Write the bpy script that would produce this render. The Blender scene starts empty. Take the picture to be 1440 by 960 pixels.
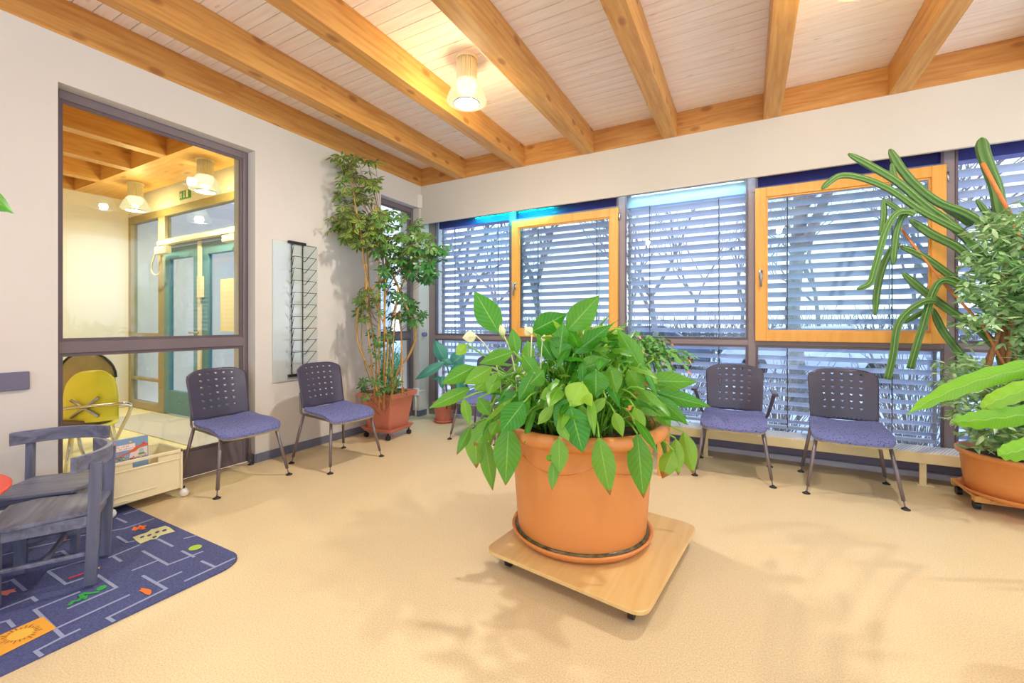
import bpy, math, random
from mathutils import Vector, Matrix
random.seed(7)
PI=math.pi
sc=bpy.context.scene
COL=sc.collection
# ------------------------------------------------------------------ camera
FPX=607.; HX=720.; HY=455.; CH=1.2
YAW=math.atan2(330,607)
F2=(-math.sin(YAW),math.cos(YAW)); R2=(math.cos(YAW),math.sin(YAW))
_d=FPX*CH/129.6; _r=(592-720)/FPX*_d
CAM=Vector((-(R2[0]*_r+F2[0]*_d),-(R2[1]*_r+F2[1]*_d),CH))
def ray(x,y):
    a=(x-HX)/FPX; b=-(y-HY)/FPX
    return Vector((F2[0]+R2[0]*a,F2[1]+R2[1]*a,b))
def at(x,y,X=None,Y=None,Z=None,D=None):
    v=ray(x,y)
    if D is not None: s=D
    elif X is not None: s=(X-CAM.x)/v.x
    elif Y is not None: s=(Y-CAM.y)/v.y
    else: s=(Z-CAM.z)/v.z
    return CAM+v*s
cd=bpy.data.cameras.new('camera'); cam=bpy.data.objects.new('camera',cd); COL.objects.link(cam)
cam.location=CAM; cam.rotation_euler=(PI/2,0,YAW)
cd.sensor_width=36; cd.lens=36*FPX/1440; cd.shift_y=-(480-HY)/1440; cd.clip_start=.05; cd.clip_end=300
sc.camera=cam
sc.view_settings.view_transform='Standard'; sc.view_settings.look='None'
sc.view_settings.exposure=1.02; sc.view_settings.gamma=1; sc.view_settings.use_curve_mapping=False
# ------------------------------------------------------------------ materials
def lin(h):
    if isinstance(h,str):
        h=h.lstrip('#'); c=[int(h[i:i+2],16)/255 for i in (0,2,4)]
    else: c=h
    return tuple(((v/12.92) if v<=.04045 else ((v+.055)/1.055)**2.4) for v in c)+(1,)
def newmat(name):
    m=bpy.data.materials.new(name); m.use_nodes=True
    nt=m.node_tree; b=nt.nodes['Principled BSDF']
    return m,nt,b
def N(nt,t,**k):
    n=nt.nodes.new(t)
    for a,v in k.items(): setattr(n,a,v)
    return n
def L(nt,a,b): nt.links.new(a,b)
def coords(nt,kind='Object',scale=(1,1,1),rot=(0,0,0)):
    tc=N(nt,'ShaderNodeTexCoord'); mp=N(nt,'ShaderNodeMapping')
    mp.inputs['Scale'].default_value=scale; mp.inputs['Rotation'].default_value=rot
    L(nt,tc.outputs[kind],mp.inputs['Vector']); return mp.outputs[0]
def noise(nt,vec,scale,detail=3,rough=.5,dist=0):
    n=N(nt,'ShaderNodeTexNoise'); n.inputs['Scale'].default_value=scale; n.inputs['Detail'].default_value=detail
    n.inputs['Roughness'].default_value=rough; n.inputs['Distortion'].default_value=dist
    if vec: L(nt,vec,n.inputs['Vector'])
    return n.outputs['Fac']
def ramp(nt,fac,stops):
    r=N(nt,'ShaderNodeValToRGB'); e=r.color_ramp.elements
    while len(e)<len(stops): e.new(.5)
    for i,(p,c) in enumerate(stops): e[i].position=p; e[i].color=lin(c)
    L(nt,fac,r.inputs[0]); return r.outputs[0]
def mixc(nt,fac,a,b,mode='MIX'):
    m=N(nt,'ShaderNodeMix',data_type='RGBA',blend_type=mode)
    if isinstance(fac,(int,float)): m.inputs[0].default_value=fac
    else: L(nt,fac,m.inputs[0])
    for i,v in ((6,a),(7,b)):
        if isinstance(v,(str,tuple)): m.inputs[i].default_value=lin(v)
        else: L(nt,v,m.inputs[i])
    return m.outputs[2]
def math_(nt,op,a,b=None):
    m=N(nt,'ShaderNodeMath',operation=op)
    for i,v in ((0,a),(1,b)):
        if v is None: continue
        if isinstance(v,(int,float)): m.inputs[i].default_value=v
        else: L(nt,v,m.inputs[i])
    return m.outputs[0]
def bump(nt,b,h,strength=.2,dist=.01):
    n=N(nt,'ShaderNodeBump'); n.inputs['Strength'].default_value=strength; n.inputs['Distance'].default_value=dist
    L(nt,h,n.inputs['Height']); L(nt,n.outputs[0],b.inputs['Normal'])
def P(name,col,rough=.5,metal=0,var=None,vs=8,bmp=0,spec=.5,coat=0):
    m,nt,b=newmat(name); b.inputs['Roughness'].default_value=rough; b.inputs['Metallic'].default_value=metal
    b.inputs['Specular IOR Level'].default_value=spec
    if coat: b.inputs['Coat Weight'].default_value=coat
    v=coords(nt); n=noise(nt,v,vs,4)
    c2=var or col
    L(nt,ramp(nt,n,[(.3,col),(.7,c2)]),b.inputs['Base Color'])
    if bmp: bump(nt,b,noise(nt,v,vs*12,3),bmp,.004)
    return m
def wood(name,light,dark,axis,knots=True,rough=.5,knotc='#8a4a1a',grain=1.0):
    m,nt,b=newmat(name); b.inputs['Roughness'].default_value=rough
    s=[9,9,9]; s[axis]=.7
    v=coords(nt,scale=tuple(s)); n=noise(nt,v,3.2*grain,5,.55,.6)
    c=ramp(nt,n,[(.3,dark),(.62,light)])
    n2=noise(nt,coords(nt,scale=tuple(7*q for q in s)),3,2)
    c=mixc(nt,math_(nt,'MULTIPLY',n2,.25),c,dark)
    if knots:
        s=[5.2,5.2,5.2]; s[axis]=2.6
        vo=N(nt,'ShaderNodeTexVoronoi'); vo.inputs['Scale'].default_value=1.0; L(nt,coords(nt,scale=tuple(s)),vo.inputs['Vector'])
        k=ramp(nt,vo.outputs['Distance'],[(.0,'#ffffff'),(.10,'#dddddd'),(.16,'#000000')])
        c=mixc(nt,math_(nt,'MULTIPLY',k,.75),c,knotc)
    L(nt,c,b.inputs['Base Color']); bump(nt,b,n,.08,.003)
    return m
M={}
M['wall']=P('wall_paint','#dfd9d2',.85,var='#dad4cd',vs=1.5,bmp=.05)
M['lintel']=P('lintel_paint','#d9d1c6',.75,var='#d4ccc1',vs=1.5)
M['wood_y']=wood('beam_wood_along',"#dda65c","#c2823c",1)
M['wood_x']=wood('beam_wood_across',"#d9a058","#bd7a38",0)
M['sash']=wood('orange_sash_wood',"#f2b257","#e9a243",2,knots=False,rough=.45)
M['ply']=wood('plywood',"#e6c688","#dbb26e",1,knots=False,rough=.35,grain=.6)
M['lath']=wood('dolly_wood',"#e0ac62","#cf9348",0,knots=False)
M['frame']=P('window_frame_paint','#7d6f74',.5,var='#75686e',vs=3)
M['frame_w']=P('facade_frame_paint','#948688',.5,var='#8c7e82',vs=3)
M['frame2']=P('window_frame_glazing_bead','#6a5b62',.45,var='#63555d',vs=3)
M['base']=P('baseboard_rubber','#6f7387',.55,var='#686c80',vs=5)
M['dark']=P('kick_panel','#8a8094',.55,var='#82788c',vs=2)
M['white']=P('white_plastic','#f0ece6',.4)
M['housing']=P('blind_housing_violet','#443c96',.4,var='#4d45a6',vs=2)
M['housing_lit']=P('blind_housing_lit','#cfe4f6',.4,var='#c4daf0',vs=2)  # same housing as the violet one, tube light put into its colour
M['slat']=P('blind_slat','#dadff4',.4,var='#d3d8f0',vs=1.2)
M['guide']=P('guide_rail_grey','#b4b4be',.5)
M['cord']=P('blind_cord','#3c3a40',.6)
M['steel']=P('brushed_steel','#b9b6b8',.3,metal=.9)
M['chrome']=P('chrome','#d5d2cf',.15,metal=1)
M['black']=P('black_plastic','#1f1c22',.4)
M['wire']=P('black_wire','#2c2b30',.4,metal=.3)
M['back']=P('chair_back_plastic','#474154',.28,var='#4d475a',vs=3)
M['legm']=P('chair_leg_metal','#857a80',.35,metal=.55)
M['shell']=P('chair_seat_shell','#a89a6c',.5,var='#98885c')
def fabric():
    m,nt,b=newmat('seat_fabric'); b.inputs['Roughness'].default_value=.9
    v=coords(nt); vo=N(nt,'ShaderNodeTexVoronoi'); vo.inputs['Scale'].default_value=60; L(nt,v,vo.inputs['Vector'])
    d=ramp(nt,vo.outputs['Distance'],[(.0,'#000000'),(.22,'#000000'),(.3,'#ffffff')])
    n=noise(nt,v,400,2)
    c=mixc(nt,d,'#40406a',ramp(nt,n,[(.35,'#6469a0'),(.65,'#787eb2')]))
    L(nt,c,b.inputs['Base Color']); bump(nt,b,n,.3,.002); return m
M['fabric']=fabric()
def floor_m():
    m,nt,b=newmat('linoleum_floor'); b.inputs['Roughness'].default_value=.42; b.inputs['Specular IOR Level'].default_value=.35
    v=coords(nt); n=noise(nt,v,170,3,.7); n2=noise(nt,v,1.3,3); n3=noise(nt,v,55,3,.6)
    c=ramp(nt,n,[(.3,'#c6ab7c'),(.5,'#dfc99e'),(.72,'#f0e0bc')])
    c=mixc(nt,math_(nt,'MULTIPLY',n2,.35),c,'#e8d2aa')
    st=ramp(nt,noise(nt,v,2.2,4,.6),[(.62,'#000000'),(.76,'#ffffff')])
    c=mixc(nt,math_(nt,'MULTIPLY',st,.28),c,'#d9ac66')
    L(nt,c,b.inputs['Base Color']); bump(nt,b,n3,.03,.001); return m
M['floor']=floor_m()
def hallfloor():
    m,nt,b=newmat('hall_floor'); b.inputs['Roughness'].default_value=.4
    v=coords(nt); n=noise(nt,v,90,3,.7)
    L(nt,ramp(nt,n,[(.3,'#eee0a8'),(.7,'#f8edc0')]),b.inputs['Base Color']); return m
M['hallfloor']=hallfloor()
def matm():
    m,nt,b=newmat('entrance_mat_weave'); b.inputs['Roughness'].default_value=.8
    v=coords(nt,scale=(70,28,1)); w=N(nt,'ShaderNodeTexChecker'); w.inputs['Scale'].default_value=1; L(nt,v,w.inputs['Vector'])
    c=mixc(nt,w.outputs['Fac'],'#d9d4cf','#b9b3b0'); L(nt,c,b.inputs['Base Color']); return m
M['mat']=matm()
def boards():
    m,nt,b=newmat('whitewashed_ceiling_boards'); b.inputs['Roughness'].default_value=.55
    v=coords(nt,scale=(.8,11,11)); n=noise(nt,v,3,5,.55,.4)
    c=ramp(nt,n,[(.3,'#f6e2d6'),(.65,'#fff4ec')])
    vo=N(nt,'ShaderNodeTexVoronoi'); vo.inputs['Scale'].default_value=1; L(nt,coords(nt,scale=(3,10,10)),vo.inputs['Vector'])
    k=ramp(nt,vo.outputs['Distance'],[(.0,'#ffffff'),(.07,'#cccccc'),(.11,'#000000')])
    c=mixc(nt,math_(nt,'MULTIPLY',k,.45),c,'#c39a80')
    L(nt,c,b.inputs['Base Color']); return m
M['boards']=boards()
M['hallboards']=wood('hall_ceiling_wood',"#e8b45c","#d69c44",0)
def rugm():
    m,nt,b=newmat('rug_pile_blue'); b.inputs['Roughness'].default_value=.95
    v=coords(nt); n=noise(nt,v,110,4,.7); n2=noise(nt,v,7,4,.6)
    c=ramp(nt,n,[(.35,'#363c6c'),(.65,'#59618f')])
    c=mixc(nt,math_(nt,'MULTIPLY',n2,.4),c,'#62689a')
    L(nt,c,b.inputs['Base Color']); bump(nt,b,n,.5,.004); return m
M['rug']=rugm()
for k,c in dict(r_line='#9aa3c6',r_yel='#f2ad3e',r_sun='#f4c44c',r_org='#ef7a2c',r_red='#e0384a',r_green='#36a84c',r_lime='#a9c94a',r_cream='#dcd9a2',r_pink='#f08a78',r_brown='#a8702a').items(): M[k]=P(k.replace('r_','rug_motif_'),c,.9,var=c,bmp=.3,vs=20)
M['kid']=wood('blue_glazed_wood',"#7d829b","#565668",0,knots=False,rough=.45)
M['kidz']=wood('blue_glazed_wood_upright',"#70748c","#57576a",2,knots=False,rough=.45)
M['redtop']=P('red_laminate','#e8492c',.35)
M['crate']=P('cream_crate_plastic','#efe2ba',.45,var='#eadcb2')
M['terra']=P('terracotta_plastic','#d98a48',.42,var='#db8f4e',vs=2.5)
M['terra_tinted']=P('terracotta_lavender_lit','#cf8068',.42,var='#cb7860',vs=2.5)  # pink cast of the lavender corner light put into the colour
M['soil']=P('potting_soil','#3a2a20',.95,var='#63493a',vs=40,bmp=.6)
M['seam']=P('dark_seam_ring','#2c261a',.3,var='#7a6a3a',vs=30)
M['yellow']=P('yellow_shell_plastic','#fdee48',.4,var='#f8e63c')
M['cush']=P('dark_seat_cushion','#6d5750',.7)
M['brownback']=P('brown_backrest_fabric','#a89470',.7,var='#9c8868')
M['door_teal']=P('teal_door_paint','#5a8e9c',.45,var='#568896')
M['door_beige']=P('beige_door_edge','#e6dcc4',.5)
M['green']=P('exit_sign_green','#1f8a4a',.4)
M['paper']=P('cream_paper','#f4e8c0',.7)
M['heater']=P('convector_cream','#ecdcae',.45,var='#e8d6a6')
M['greystrip']=P('grey_floor_duct','#c9c4cf',.5)
M['bark']=P('grey_bark','#98938d',.9,var='#746f6a',vs=14,bmp=.6)
M['twig']=P('bare_twigs','#8f8b88',.9,var='#767270',vs=20)
M['carpaint']=P('silver_car_paint','#c9d2de',.25,metal=.3,coat=.5)
M['cardark']=P('dark_car_glass','#3b4452',.15)
M['tyre']=P('tyre','#26262a',.7)
M['fence']=P('grey_fence_wood','#a5a8a4',.8,var='#8f948c')
M['cane']=P('bamboo_cane','#d9a85a',.6,var='#c98f45',vs=20)
M['cane_o']=P('orange_cane','#dd8a4c',.6,var='#cf7a40',vs=20)
M['stem_tan']=P('tan_woody_stem','#c9a25a',.7,var='#b0864a',vs=25)
M['stem_brown']=P('brown_woody_stem','#7a5c4c',.8,var='#5c4438',vs=25)
M['petiole']=P('green_petiole','#6fae30',.5,var='#8cc040',vs=20)
M['spathe']=P('cream_flower','#f4ecc2',.5,var='#e4ecb0',vs=20)
M['leafseg']=P('easter_cactus_segment','#4e9a3e',.5,var='#7fae5e',vs=30)
M['bud']=P('pink_bud','#e8917c',.5,var='#f0b898',vs=30)
def grassm():
    m,nt,b=newmat('frosty_ground'); b.inputs['Roughness'].default_value=.95
    v=coords(nt); n=noise(nt,v,3,6,.7); n2=noise(nt,v,.25,3)
    c=ramp(nt,n,[(.3,'#c4cac2'),(.55,'#e2e5e2'),(.7,'#f4f6f8')])
    c=mixc(nt,ramp(nt,n2,[(.45,'#000000'),(.6,'#ffffff')]),c,'#dfe4ea')
    L(nt,c,b.inputs['Base Color']); return m
M['ground']=grassm()
def leafmat(name,base,vein_c,yellow,vein=.5,rough=.36,nv=13,trans=.34,edge=None):
    m,nt,b=newmat(name); b.inputs['Roughness'].default_value=rough
    at_=N(nt,'ShaderNodeAttribute',attribute_name='tint'); sp=N(nt,'ShaderNodeSeparateColor'); L(nt,at_.outputs['Color'],sp.inputs[0])
    uv=N(nt,'ShaderNodeUVMap'); su=N(nt,'ShaderNodeSeparateXYZ'); L(nt,uv.outputs[0],su.inputs[0])
    u=math_(nt,'ABSOLUTE',math_(nt,'SUBTRACT',su.outputs[0],.5)); u=math_(nt,'MULTIPLY',u,2)
    ph=math_(nt,'SUBTRACT',math_(nt,'MULTIPLY',su.outputs[1],nv),math_(nt,'MULTIPLY',u,2.2))
    w=math_(nt,'SINE',math_(nt,'MULTIPLY',ph,6.283))
    w=math_(nt,'MULTIPLY',math_(nt,'ADD',w,1),.5*vein)
    c=mixc(nt,sp.outputs[0],base,yellow)
    c=mixc(nt,w,c,mixc(nt,.5,c,vein_c))
    mid=N(nt,'ShaderNodeMapRange'); mid.inputs[1].default_value=.0; mid.inputs[2].default_value=.07; mid.inputs[3].default_value=.75; mid.inputs[4].default_value=0; L(nt,u,mid.inputs[0])
    c=mixc(nt,mid.outputs[0],c,vein_c)  # paler midrib, the leaf's own colour
    if edge:
        e=N(nt,'ShaderNodeMapRange'); e.inputs[1].default_value=.62; e.inputs[2].default_value=.8; L(nt,math_(nt,'ADD',u,math_(nt,'MULTIPLY',noise(nt,coords(nt),60,2),.25)),e.inputs[0])
        c=mixc(nt,math_(nt,'MULTIPLY',e.outputs[0],sp.outputs[1]),c,edge)
    br=N(nt,'ShaderNodeMapRange'); br.inputs[1].default_value=.0; br.inputs[2].default_value=.05
    t=math_(nt,'ADD',su.outputs[1],math_(nt,'MULTIPLY',noise(nt,coords(nt),50,3),.08))
    t=math_(nt,'SUBTRACT',t,math_(nt,'SUBTRACT',1.07,math_(nt,'MULTIPLY',sp.outputs[2],.28))); L(nt,t,br.inputs[0])
    c=mixc(nt,br.outputs[0],c,'#a8702e')
    L(nt,c,b.inputs['Base Color'])
    tr=N(nt,'ShaderNodeBsdfTranslucent'); L(nt,c,tr.inputs['Color']); ms=N(nt,'ShaderNodeMixShader'); ms.inputs[0].default_value=trans
    out=nt.nodes['Material Output']; L(nt,b.outputs[0],ms.inputs[1]); L(nt,tr.outputs[0],ms.inputs[2]); L(nt,ms.outputs[0],out.inputs[0])
    return m
M['lily']=leafmat('peace_lily_leaf','#379420','#a5dc50','#b4dc4c',.22,nv=9)
M['scheff']=leafmat('umbrella_plant_leaf','#3a7a36','#7cae58','#a8b040',.1,nv=5,edge='#d2d06a')
M['ficus']=leafmat('weeping_fig_leaf','#80b468','#cfe6b6','#d6e6be',.1,nv=6,trans=.35,rough=.3)
M['banana']=leafmat('banana_leaf','#80c62c','#bce85e','#aedc44',.25,nv=40,trans=.35)
M['bop']=leafmat('bird_of_paradise_leaf','#3f9a84','#9ad0c0','#6fb494',.3,nv=20,rough=.3)
def cactm():
    m,nt,b=newmat('cactus_skin'); b.inputs['Roughness'].default_value=.5
    uv=N(nt,'ShaderNodeUVMap'); su=N(nt,'ShaderNodeSeparateXYZ'); L(nt,uv.outputs[0],su.inputs[0])
    c=ramp(nt,su.outputs[0],[(.0,'#3f6a2a'),(.6,'#5f8a38'),(.93,'#7a9c54'),(.985,'#d9dcc0')])
    c=mixc(nt,math_(nt,'MULTIPLY',noise(nt,coords(nt),18,4),.45),c,'#4f7d3a')
    L(nt,c,b.inputs['Base Color']); return m
M['cactus']=cactm()
def glassm(name,tint='#f4f9f8',gl=.08,rough=0.0):
    m=bpy.data.materials.new(name); m.use_nodes=True; nt=m.node_tree; nt.nodes.clear()
    o=N(nt,'ShaderNodeOutputMaterial'); t=N(nt,'ShaderNodeBsdfTransparent'); t.inputs[0].default_value=lin(tint)
    g=N(nt,'ShaderNodeBsdfGlossy'); g.inputs['Roughness'].default_value=rough
    lw=N(nt,'ShaderNodeLayerWeight'); lw.inputs[0].default_value=.35
    mr=N(nt,'ShaderNodeMapRange'); mr.inputs[3].default_value=gl; mr.inputs[4].default_value=.35
    L(nt,lw.outputs['Facing'],mr.inputs[0])
    mx=N(nt,'ShaderNodeMixShader'); L(nt,mr.outputs[0],mx.inputs[0]); L(nt,t.outputs[0],mx.inputs[1]); L(nt,g.outputs[0],mx.inputs[2]); L(nt,mx.outputs[0],o.inputs[0])
    return m
M['glass']=glassm('window_glass',gl=.03)
def shadem():
    m=bpy.data.materials.new('lamp_shade_glass'); m.use_nodes=True; nt=m.node_tree; nt.nodes.clear()
    o=N(nt,'ShaderNodeOutputMaterial'); t=N(nt,'ShaderNodeBsdfTransparent'); t.inputs[0].default_value=lin('#fbf6dc')
    d=N(nt,'ShaderNodeBsdfTranslucent'); d.inputs[0].default_value=lin('#fdf6cf')
    g=N(nt,'ShaderNodeBsdfGlossy'); g.inputs['Roughness'].default_value=.1
    e=N(nt,'ShaderNodeEmission'); e.inputs[0].default_value=lin('#fff2c0'); e.inputs[1].default_value=.62
    m1=N(nt,'ShaderNodeMixShader'); m1.inputs[0].default_value=.55; L(nt,t.outputs[0],m1.inputs[1]); L(nt,e.outputs[0],m1.inputs[2])
    m2=N(nt,'ShaderNodeMixShader'); m2.inputs[0].default_value=.1; L(nt,m1.outputs[0],m2.inputs[1]); L(nt,g.outputs[0],m2.inputs[2]); L(nt,m2.outputs[0],o.inputs[0])
    return m
M['shade']=shadem()
def emis(name,c,s):
    m=bpy.data.materials.new(name); m.use_nodes=True; nt=m.node_tree; nt.nodes.clear()
    o=N(nt,'ShaderNodeOutputMaterial'); e=N(nt,'ShaderNodeEmission'); e.inputs[0].default_value=lin(c); e.inputs[1].default_value=s; L(nt,e.outputs[0],o.inputs[0]); return m
M['bulb']=emis('lamp_glow','#fffbe8',3.0)
M['lamphouse']=P('lamp_housing_ribbed','#efe6c4',.4,var='#eadfb8')
M['lampring']=P('lamp_ring_grey','#8f9aa8',.35)
def mirrorm():
    m,nt,b=newmat('mirror_glass'); b.inputs['Base Color'].default_value=lin('#dde5e2'); b.inputs['Metallic'].default_value=.3; b.inputs['Roughness'].default_value=.1
    return m
M['mirror']=mirrorm()
M['acryl']=P('mirror_edge','#b9beb8',.4)
for k,c in dict(b_sky='#7f9fc4',b_label='#f0dcd0',b_ink='#6b5f66',b_roof='#e2623a',b_roofd='#d24c34',b_wall='#e8d8cc',b_yel='#f2b23c',b_grn='#4c9a4a',b_pink='#f07c8c',b_gry='#b8bcc4').items(): M[k]=P('book_print_'+k[2:],c,.5)
# ------------------------------------------------------------------ builder
OFF={}
class MB:
    def __init__(s): s.v=[]; s.f=[]; s.mi=[]; s.uv=[]; s.tc=[]; s.cm=0; s.t=(0,0,0)
    def add(s,vs,fs,uvs=None):
        o=len(s.v); s.v+= [Vector(p) for p in vs]
        for i,f in enumerate(fs):
            s.f.append([o+j for j in f]); s.mi.append(s.cm); s.tc.append(s.t)
            s.uv.append([uvs[j] for j in f] if uvs else [(.5,.5)]*len(f))
    def box(s,a,b,rot=None,piv=None):
        x0,y0,z0=a; x1,y1,z1=b
        vs=[Vector(p) for p in ((x0,y0,z0),(x1,y0,z0),(x1,y1,z0),(x0,y1,z0),(x0,y0,z1),(x1,y0,z1),(x1,y1,z1),(x0,y1,z1))]
        if rot is not None:
            pv=Vector(piv) if piv is not None else Vector(((x0+x1)/2,(y0+y1)/2,(z0+z1)/2)); vs=[rot@(p-pv)+pv for p in vs]
        s.add(vs,[(0,3,2,1),(4,5,6,7),(0,1,5,4),(1,2,6,5),(2,3,7,6),(3,0,4,7)])
        return s
    def beam(s,p,q,w,h,up=(0,0,1)):
        p=Vector(p);q=Vector(q);d=(q-p).normalized();u=Vector(up)
        if abs(d.dot(u))>.98: u=Vector((1,0,0))
        a=d.cross(u).normalized()*w/2; b=a.cross(d).normalized()*h/2
        s.add([p-a-b,p+a-b,p+a+b,p-a+b,q-a-b,q+a-b,q+a+b,q-a+b],[(0,1,2,3),(7,6,5,4),(0,4,5,1),(1,5,6,2),(2,6,7,3),(3,7,4,0)]); return s
    def tube(s,pts,r,seg=8,cap=True,ribs=0,ribd=.35):
        pts=[Vector(p) for p in pts]; n=len(pts)
        rs=r if isinstance(r,(list,tuple)) else [r]*n
        T=[(pts[min(i+1,n-1)]-pts[max(i-1,0)]).normalized() for i in range(n)]
        u=Vector((0,0,1)) if abs(T[0].z)<.9 else Vector((1,0,0))
        a=(u-T[0]*u.dot(T[0])).normalized(); vs=[];uv=[]
        for i in range(n):
            a=(a-T[i]*a.dot(T[i])).normalized(); b=T[i].cross(a)
            for k in range(seg):
                th=2*PI*k/seg; rr=rs[i]; e=0
                if ribs: e=abs(math.cos(th*ribs/2))**3.; rr*=(1-ribd)+ribd*e
                vs.append(pts[i]+(a*math.cos(th)+b*math.sin(th))*rr); uv.append((e if ribs else k/seg,i/(n-1)))
        fs=[(i*seg+k,i*seg+(k+1)%seg,(i+1)*seg+(k+1)%seg,(i+1)*seg+k) for i in range(n-1) for k in range(seg)]
        if cap: fs+=[tuple(range(seg))[::-1],tuple((n-1)*seg+k for k in range(seg))]
        s.add(vs,fs,uv); return s
    def lathe(s,prof,c=(0,0,0),seg=32,sx=1,sy=1,ribs=0,ribd=0):
        c=Vector(c); vs=[]; n=len(prof)
        for r,z in prof:
            for k in range(seg):
                th=2*PI*k/seg; rr=r*(1-ribd*(.5+.5*math.cos(th*ribs))) if ribs else r
                vs.append(c+Vector((rr*math.cos(th)*sx,rr*math.sin(th)*sy,z)))
        fs=[(i*seg+k,i*seg+(k+1)%seg,(i+1)*seg+(k+1)%seg,(i+1)*seg+k) for i in range(n-1) for k in range(seg)]
        s.add(vs,fs); return s
    def prism(s,poly,z0,z1,mapf=None):
        n=len(poly); vs=[(x,y,z0) for x,y in poly]+[(x,y,z1) for x,y in poly]
        if mapf: vs=[mapf(Vector(v)) for v in vs]
        s.add(vs,[tuple(range(n))[::-1],tuple(range(n,2*n))]+[(i,(i+1)%n,n+(i+1)%n,n+i) for i in range(n)]); return s
    def grid(s,fn,nu,nv):
        vs=[];uv=[]
        for j in range(nv+1):
            for i in range(nu+1): vs.append(fn(i/nu,j/nv)); uv.append((i/nu,j/nv))
        fs=[(j*(nu+1)+i,j*(nu+1)+i+1,(j+1)*(nu+1)+i+1,(j+1)*(nu+1)+i) for j in range(nv) for i in range(nu)]
        s.add(vs,fs,uv); return s
    def build(s,name,mats,parent=None,smooth=False,bevel=0,solid=0,local=False):
        me=bpy.data.meshes.new(name); off=Vector((0,0,0))
        if parent is not None and not local: off=OFF.get(parent.name,Vector((0,0,0)))
        me.from_pydata([tuple(v-off) for v in s.v],[],s.f)
        if not isinstance(mats,(list,tuple)): mats=[mats]
        for m in mats: me.materials.append(m)
        me.polygons.foreach_set('material_index',s.mi)
        if smooth: me.polygons.foreach_set('use_smooth',[True]*len(s.f))
        uvl=me.uv_layers.new(name='UVMap'); fl=[c for f in s.uv for p in f for c in p]; uvl.data.foreach_set('uv',fl)
        if any(t!=(0,0,0) for t in s.tc):
            ca=me.color_attributes.new('tint','FLOAT_COLOR','CORNER')
            ca.data.foreach_set('color',[c for t,f in zip(s.tc,s.f) for _ in f for c in (*t,1.)])
        me.update()
        o=bpy.data.objects.new(name,me); COL.objects.link(o)
        if parent is not None: o.parent=parent; OFF[o.name]=off if not local else Vector((0,0,0))
        else: OFF[o.name]=Vector((0,0,0))
        if solid:
            md=o.modifiers.new('solid','SOLIDIFY'); md.thickness=solid; md.offset=0
        if bevel:
            md=o.modifiers.new('bevel','BEVEL'); md.width=bevel; md.segments=2; md.limit_method='ANGLE'
        return o
def tag(o,label,cat,group=None):
    o['label']=label; o['category']=cat
    if group: o['group']=group
    return o
def thing(name,label,cat,loc=(0,0,0),rz=0,group=None):
    o=bpy.data.objects.new(name,None); COL.objects.link(o); o.location=loc; o.rotation_euler=(0,0,rz); o.empty_display_size=.1
    OFF[o.name]=Vector(loc); return tag(o,label,cat,group)
def struct(o): o['kind']='structure'; return o
def copy_tree(o,parent=None):
    c=o.copy(); COL.objects.link(c)
    if parent is not None: c.parent=parent
    for ch in list(o.children): copy_tree(ch,c)
    return c
def bez(p0,p1,p2,n):
    p0,p1,p2=Vector(p0),Vector(p1),Vector(p2)
    return [p0*(1-t)**2+p1*2*t*(1-t)+p2*t*t for t in [i/n for i in range(n+1)]]
def smoothpts(pts,k=4):
    pts=[Vector(p) for p in pts]
    if len(pts)<3: return pts
    out=[]
    for i in range(len(pts)-1):
        p0=pts[max(i-1,0)];p1=pts[i];p2=pts[i+1];p3=pts[min(i+2,len(pts)-1)]
        for j in range(k):
            t=j/k
            out.append(.5*((2*p1)+(p2-p0)*t+(2*p0-5*p1+4*p2-p3)*t*t+(3*p1-p0-3*p2+p3)*t**3))
    out.append(pts[-1]); return out
# ------------------------------------------------------------------ room shell
ZB=2.985; ZC=3.215; YW=.157; XR=7.6; YB=-7.4
b=MB(); b.box((-.1,YB,-.1),(XR,YW+.06,0)); struct(b.build('floor',M['floor']))
# ceiling of separate boards in one mesh
b=MB(); y=0.0
rr=random.Random(3)
while y>YB:
    z=ZC+rr.uniform(0,.0015); b.box((0,y-.0925,z),(XR,y,z+.02)); y-=.0975
b.box((-.15,YB,ZC+.02),(XR,YW+.3,ZC+.06)); struct(b.build('ceiling',M['boards']))
# left wall with openings
wt=-.32
b=MB()
def wl(y0,y1,z0,z1): b.box((wt,y0,z0),(0,y1,z1))
WL0,WL1=-3.372,-2.158; WT=2.69; NL0,NL1=-.70,-.035
wl(YB,WL0,0,ZC); wl(WL0,WL1,WT,ZC); wl(WL1,NL0,0,ZC); wl(NL0,NL1,2.70,ZC); wl(NL1,YW+.3,0,ZC)
struct(b.build('wall_left',M['wall']))
def fill_glazing(nm,horiz):
    b=MB(); g=MB()
    if horiz: a0,a1=wt,XR+.15
    else: a0,a1=YB,.4
    def bx(bb,p,q,z0,z1,d0=0,d1=.15):
        if horiz: bb.box((p,YB-d1,z0),(q,YB-d0,z1))
        else: bb.box((XR+d0,p,z0),(XR+d1,q,z1))
    bx(b,a0,a1,0,.12); bx(b,a0,a1,3.0,ZC); n=5
    for k in range(n+1):
        c=a0+(a1-a0-.12)*k/n; bx(b,c,c+.12,.12,3.0)
    o=struct(b.build(nm,M['wall'])); bx(g,a0+.1,a1-.1,.12,3.0,.07,.076); g.build('glass_pane',M['glass'],o)
fill_glazing('wall_right',False); fill_glazing('wall_back',True)  # glazing of these unseen walls added so daylight fills the room
# window wall : lintel panel
b=MB(); b.box((0,0,2.495),(XR,.03,ZB)); 
struct(b.build('wall_front',M['lintel']))
b=MB(); b.box((0,YW+.07,2.62),(XR,YW+.16,ZC)); struct(b.build('trim_5',M['lintel']))
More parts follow.
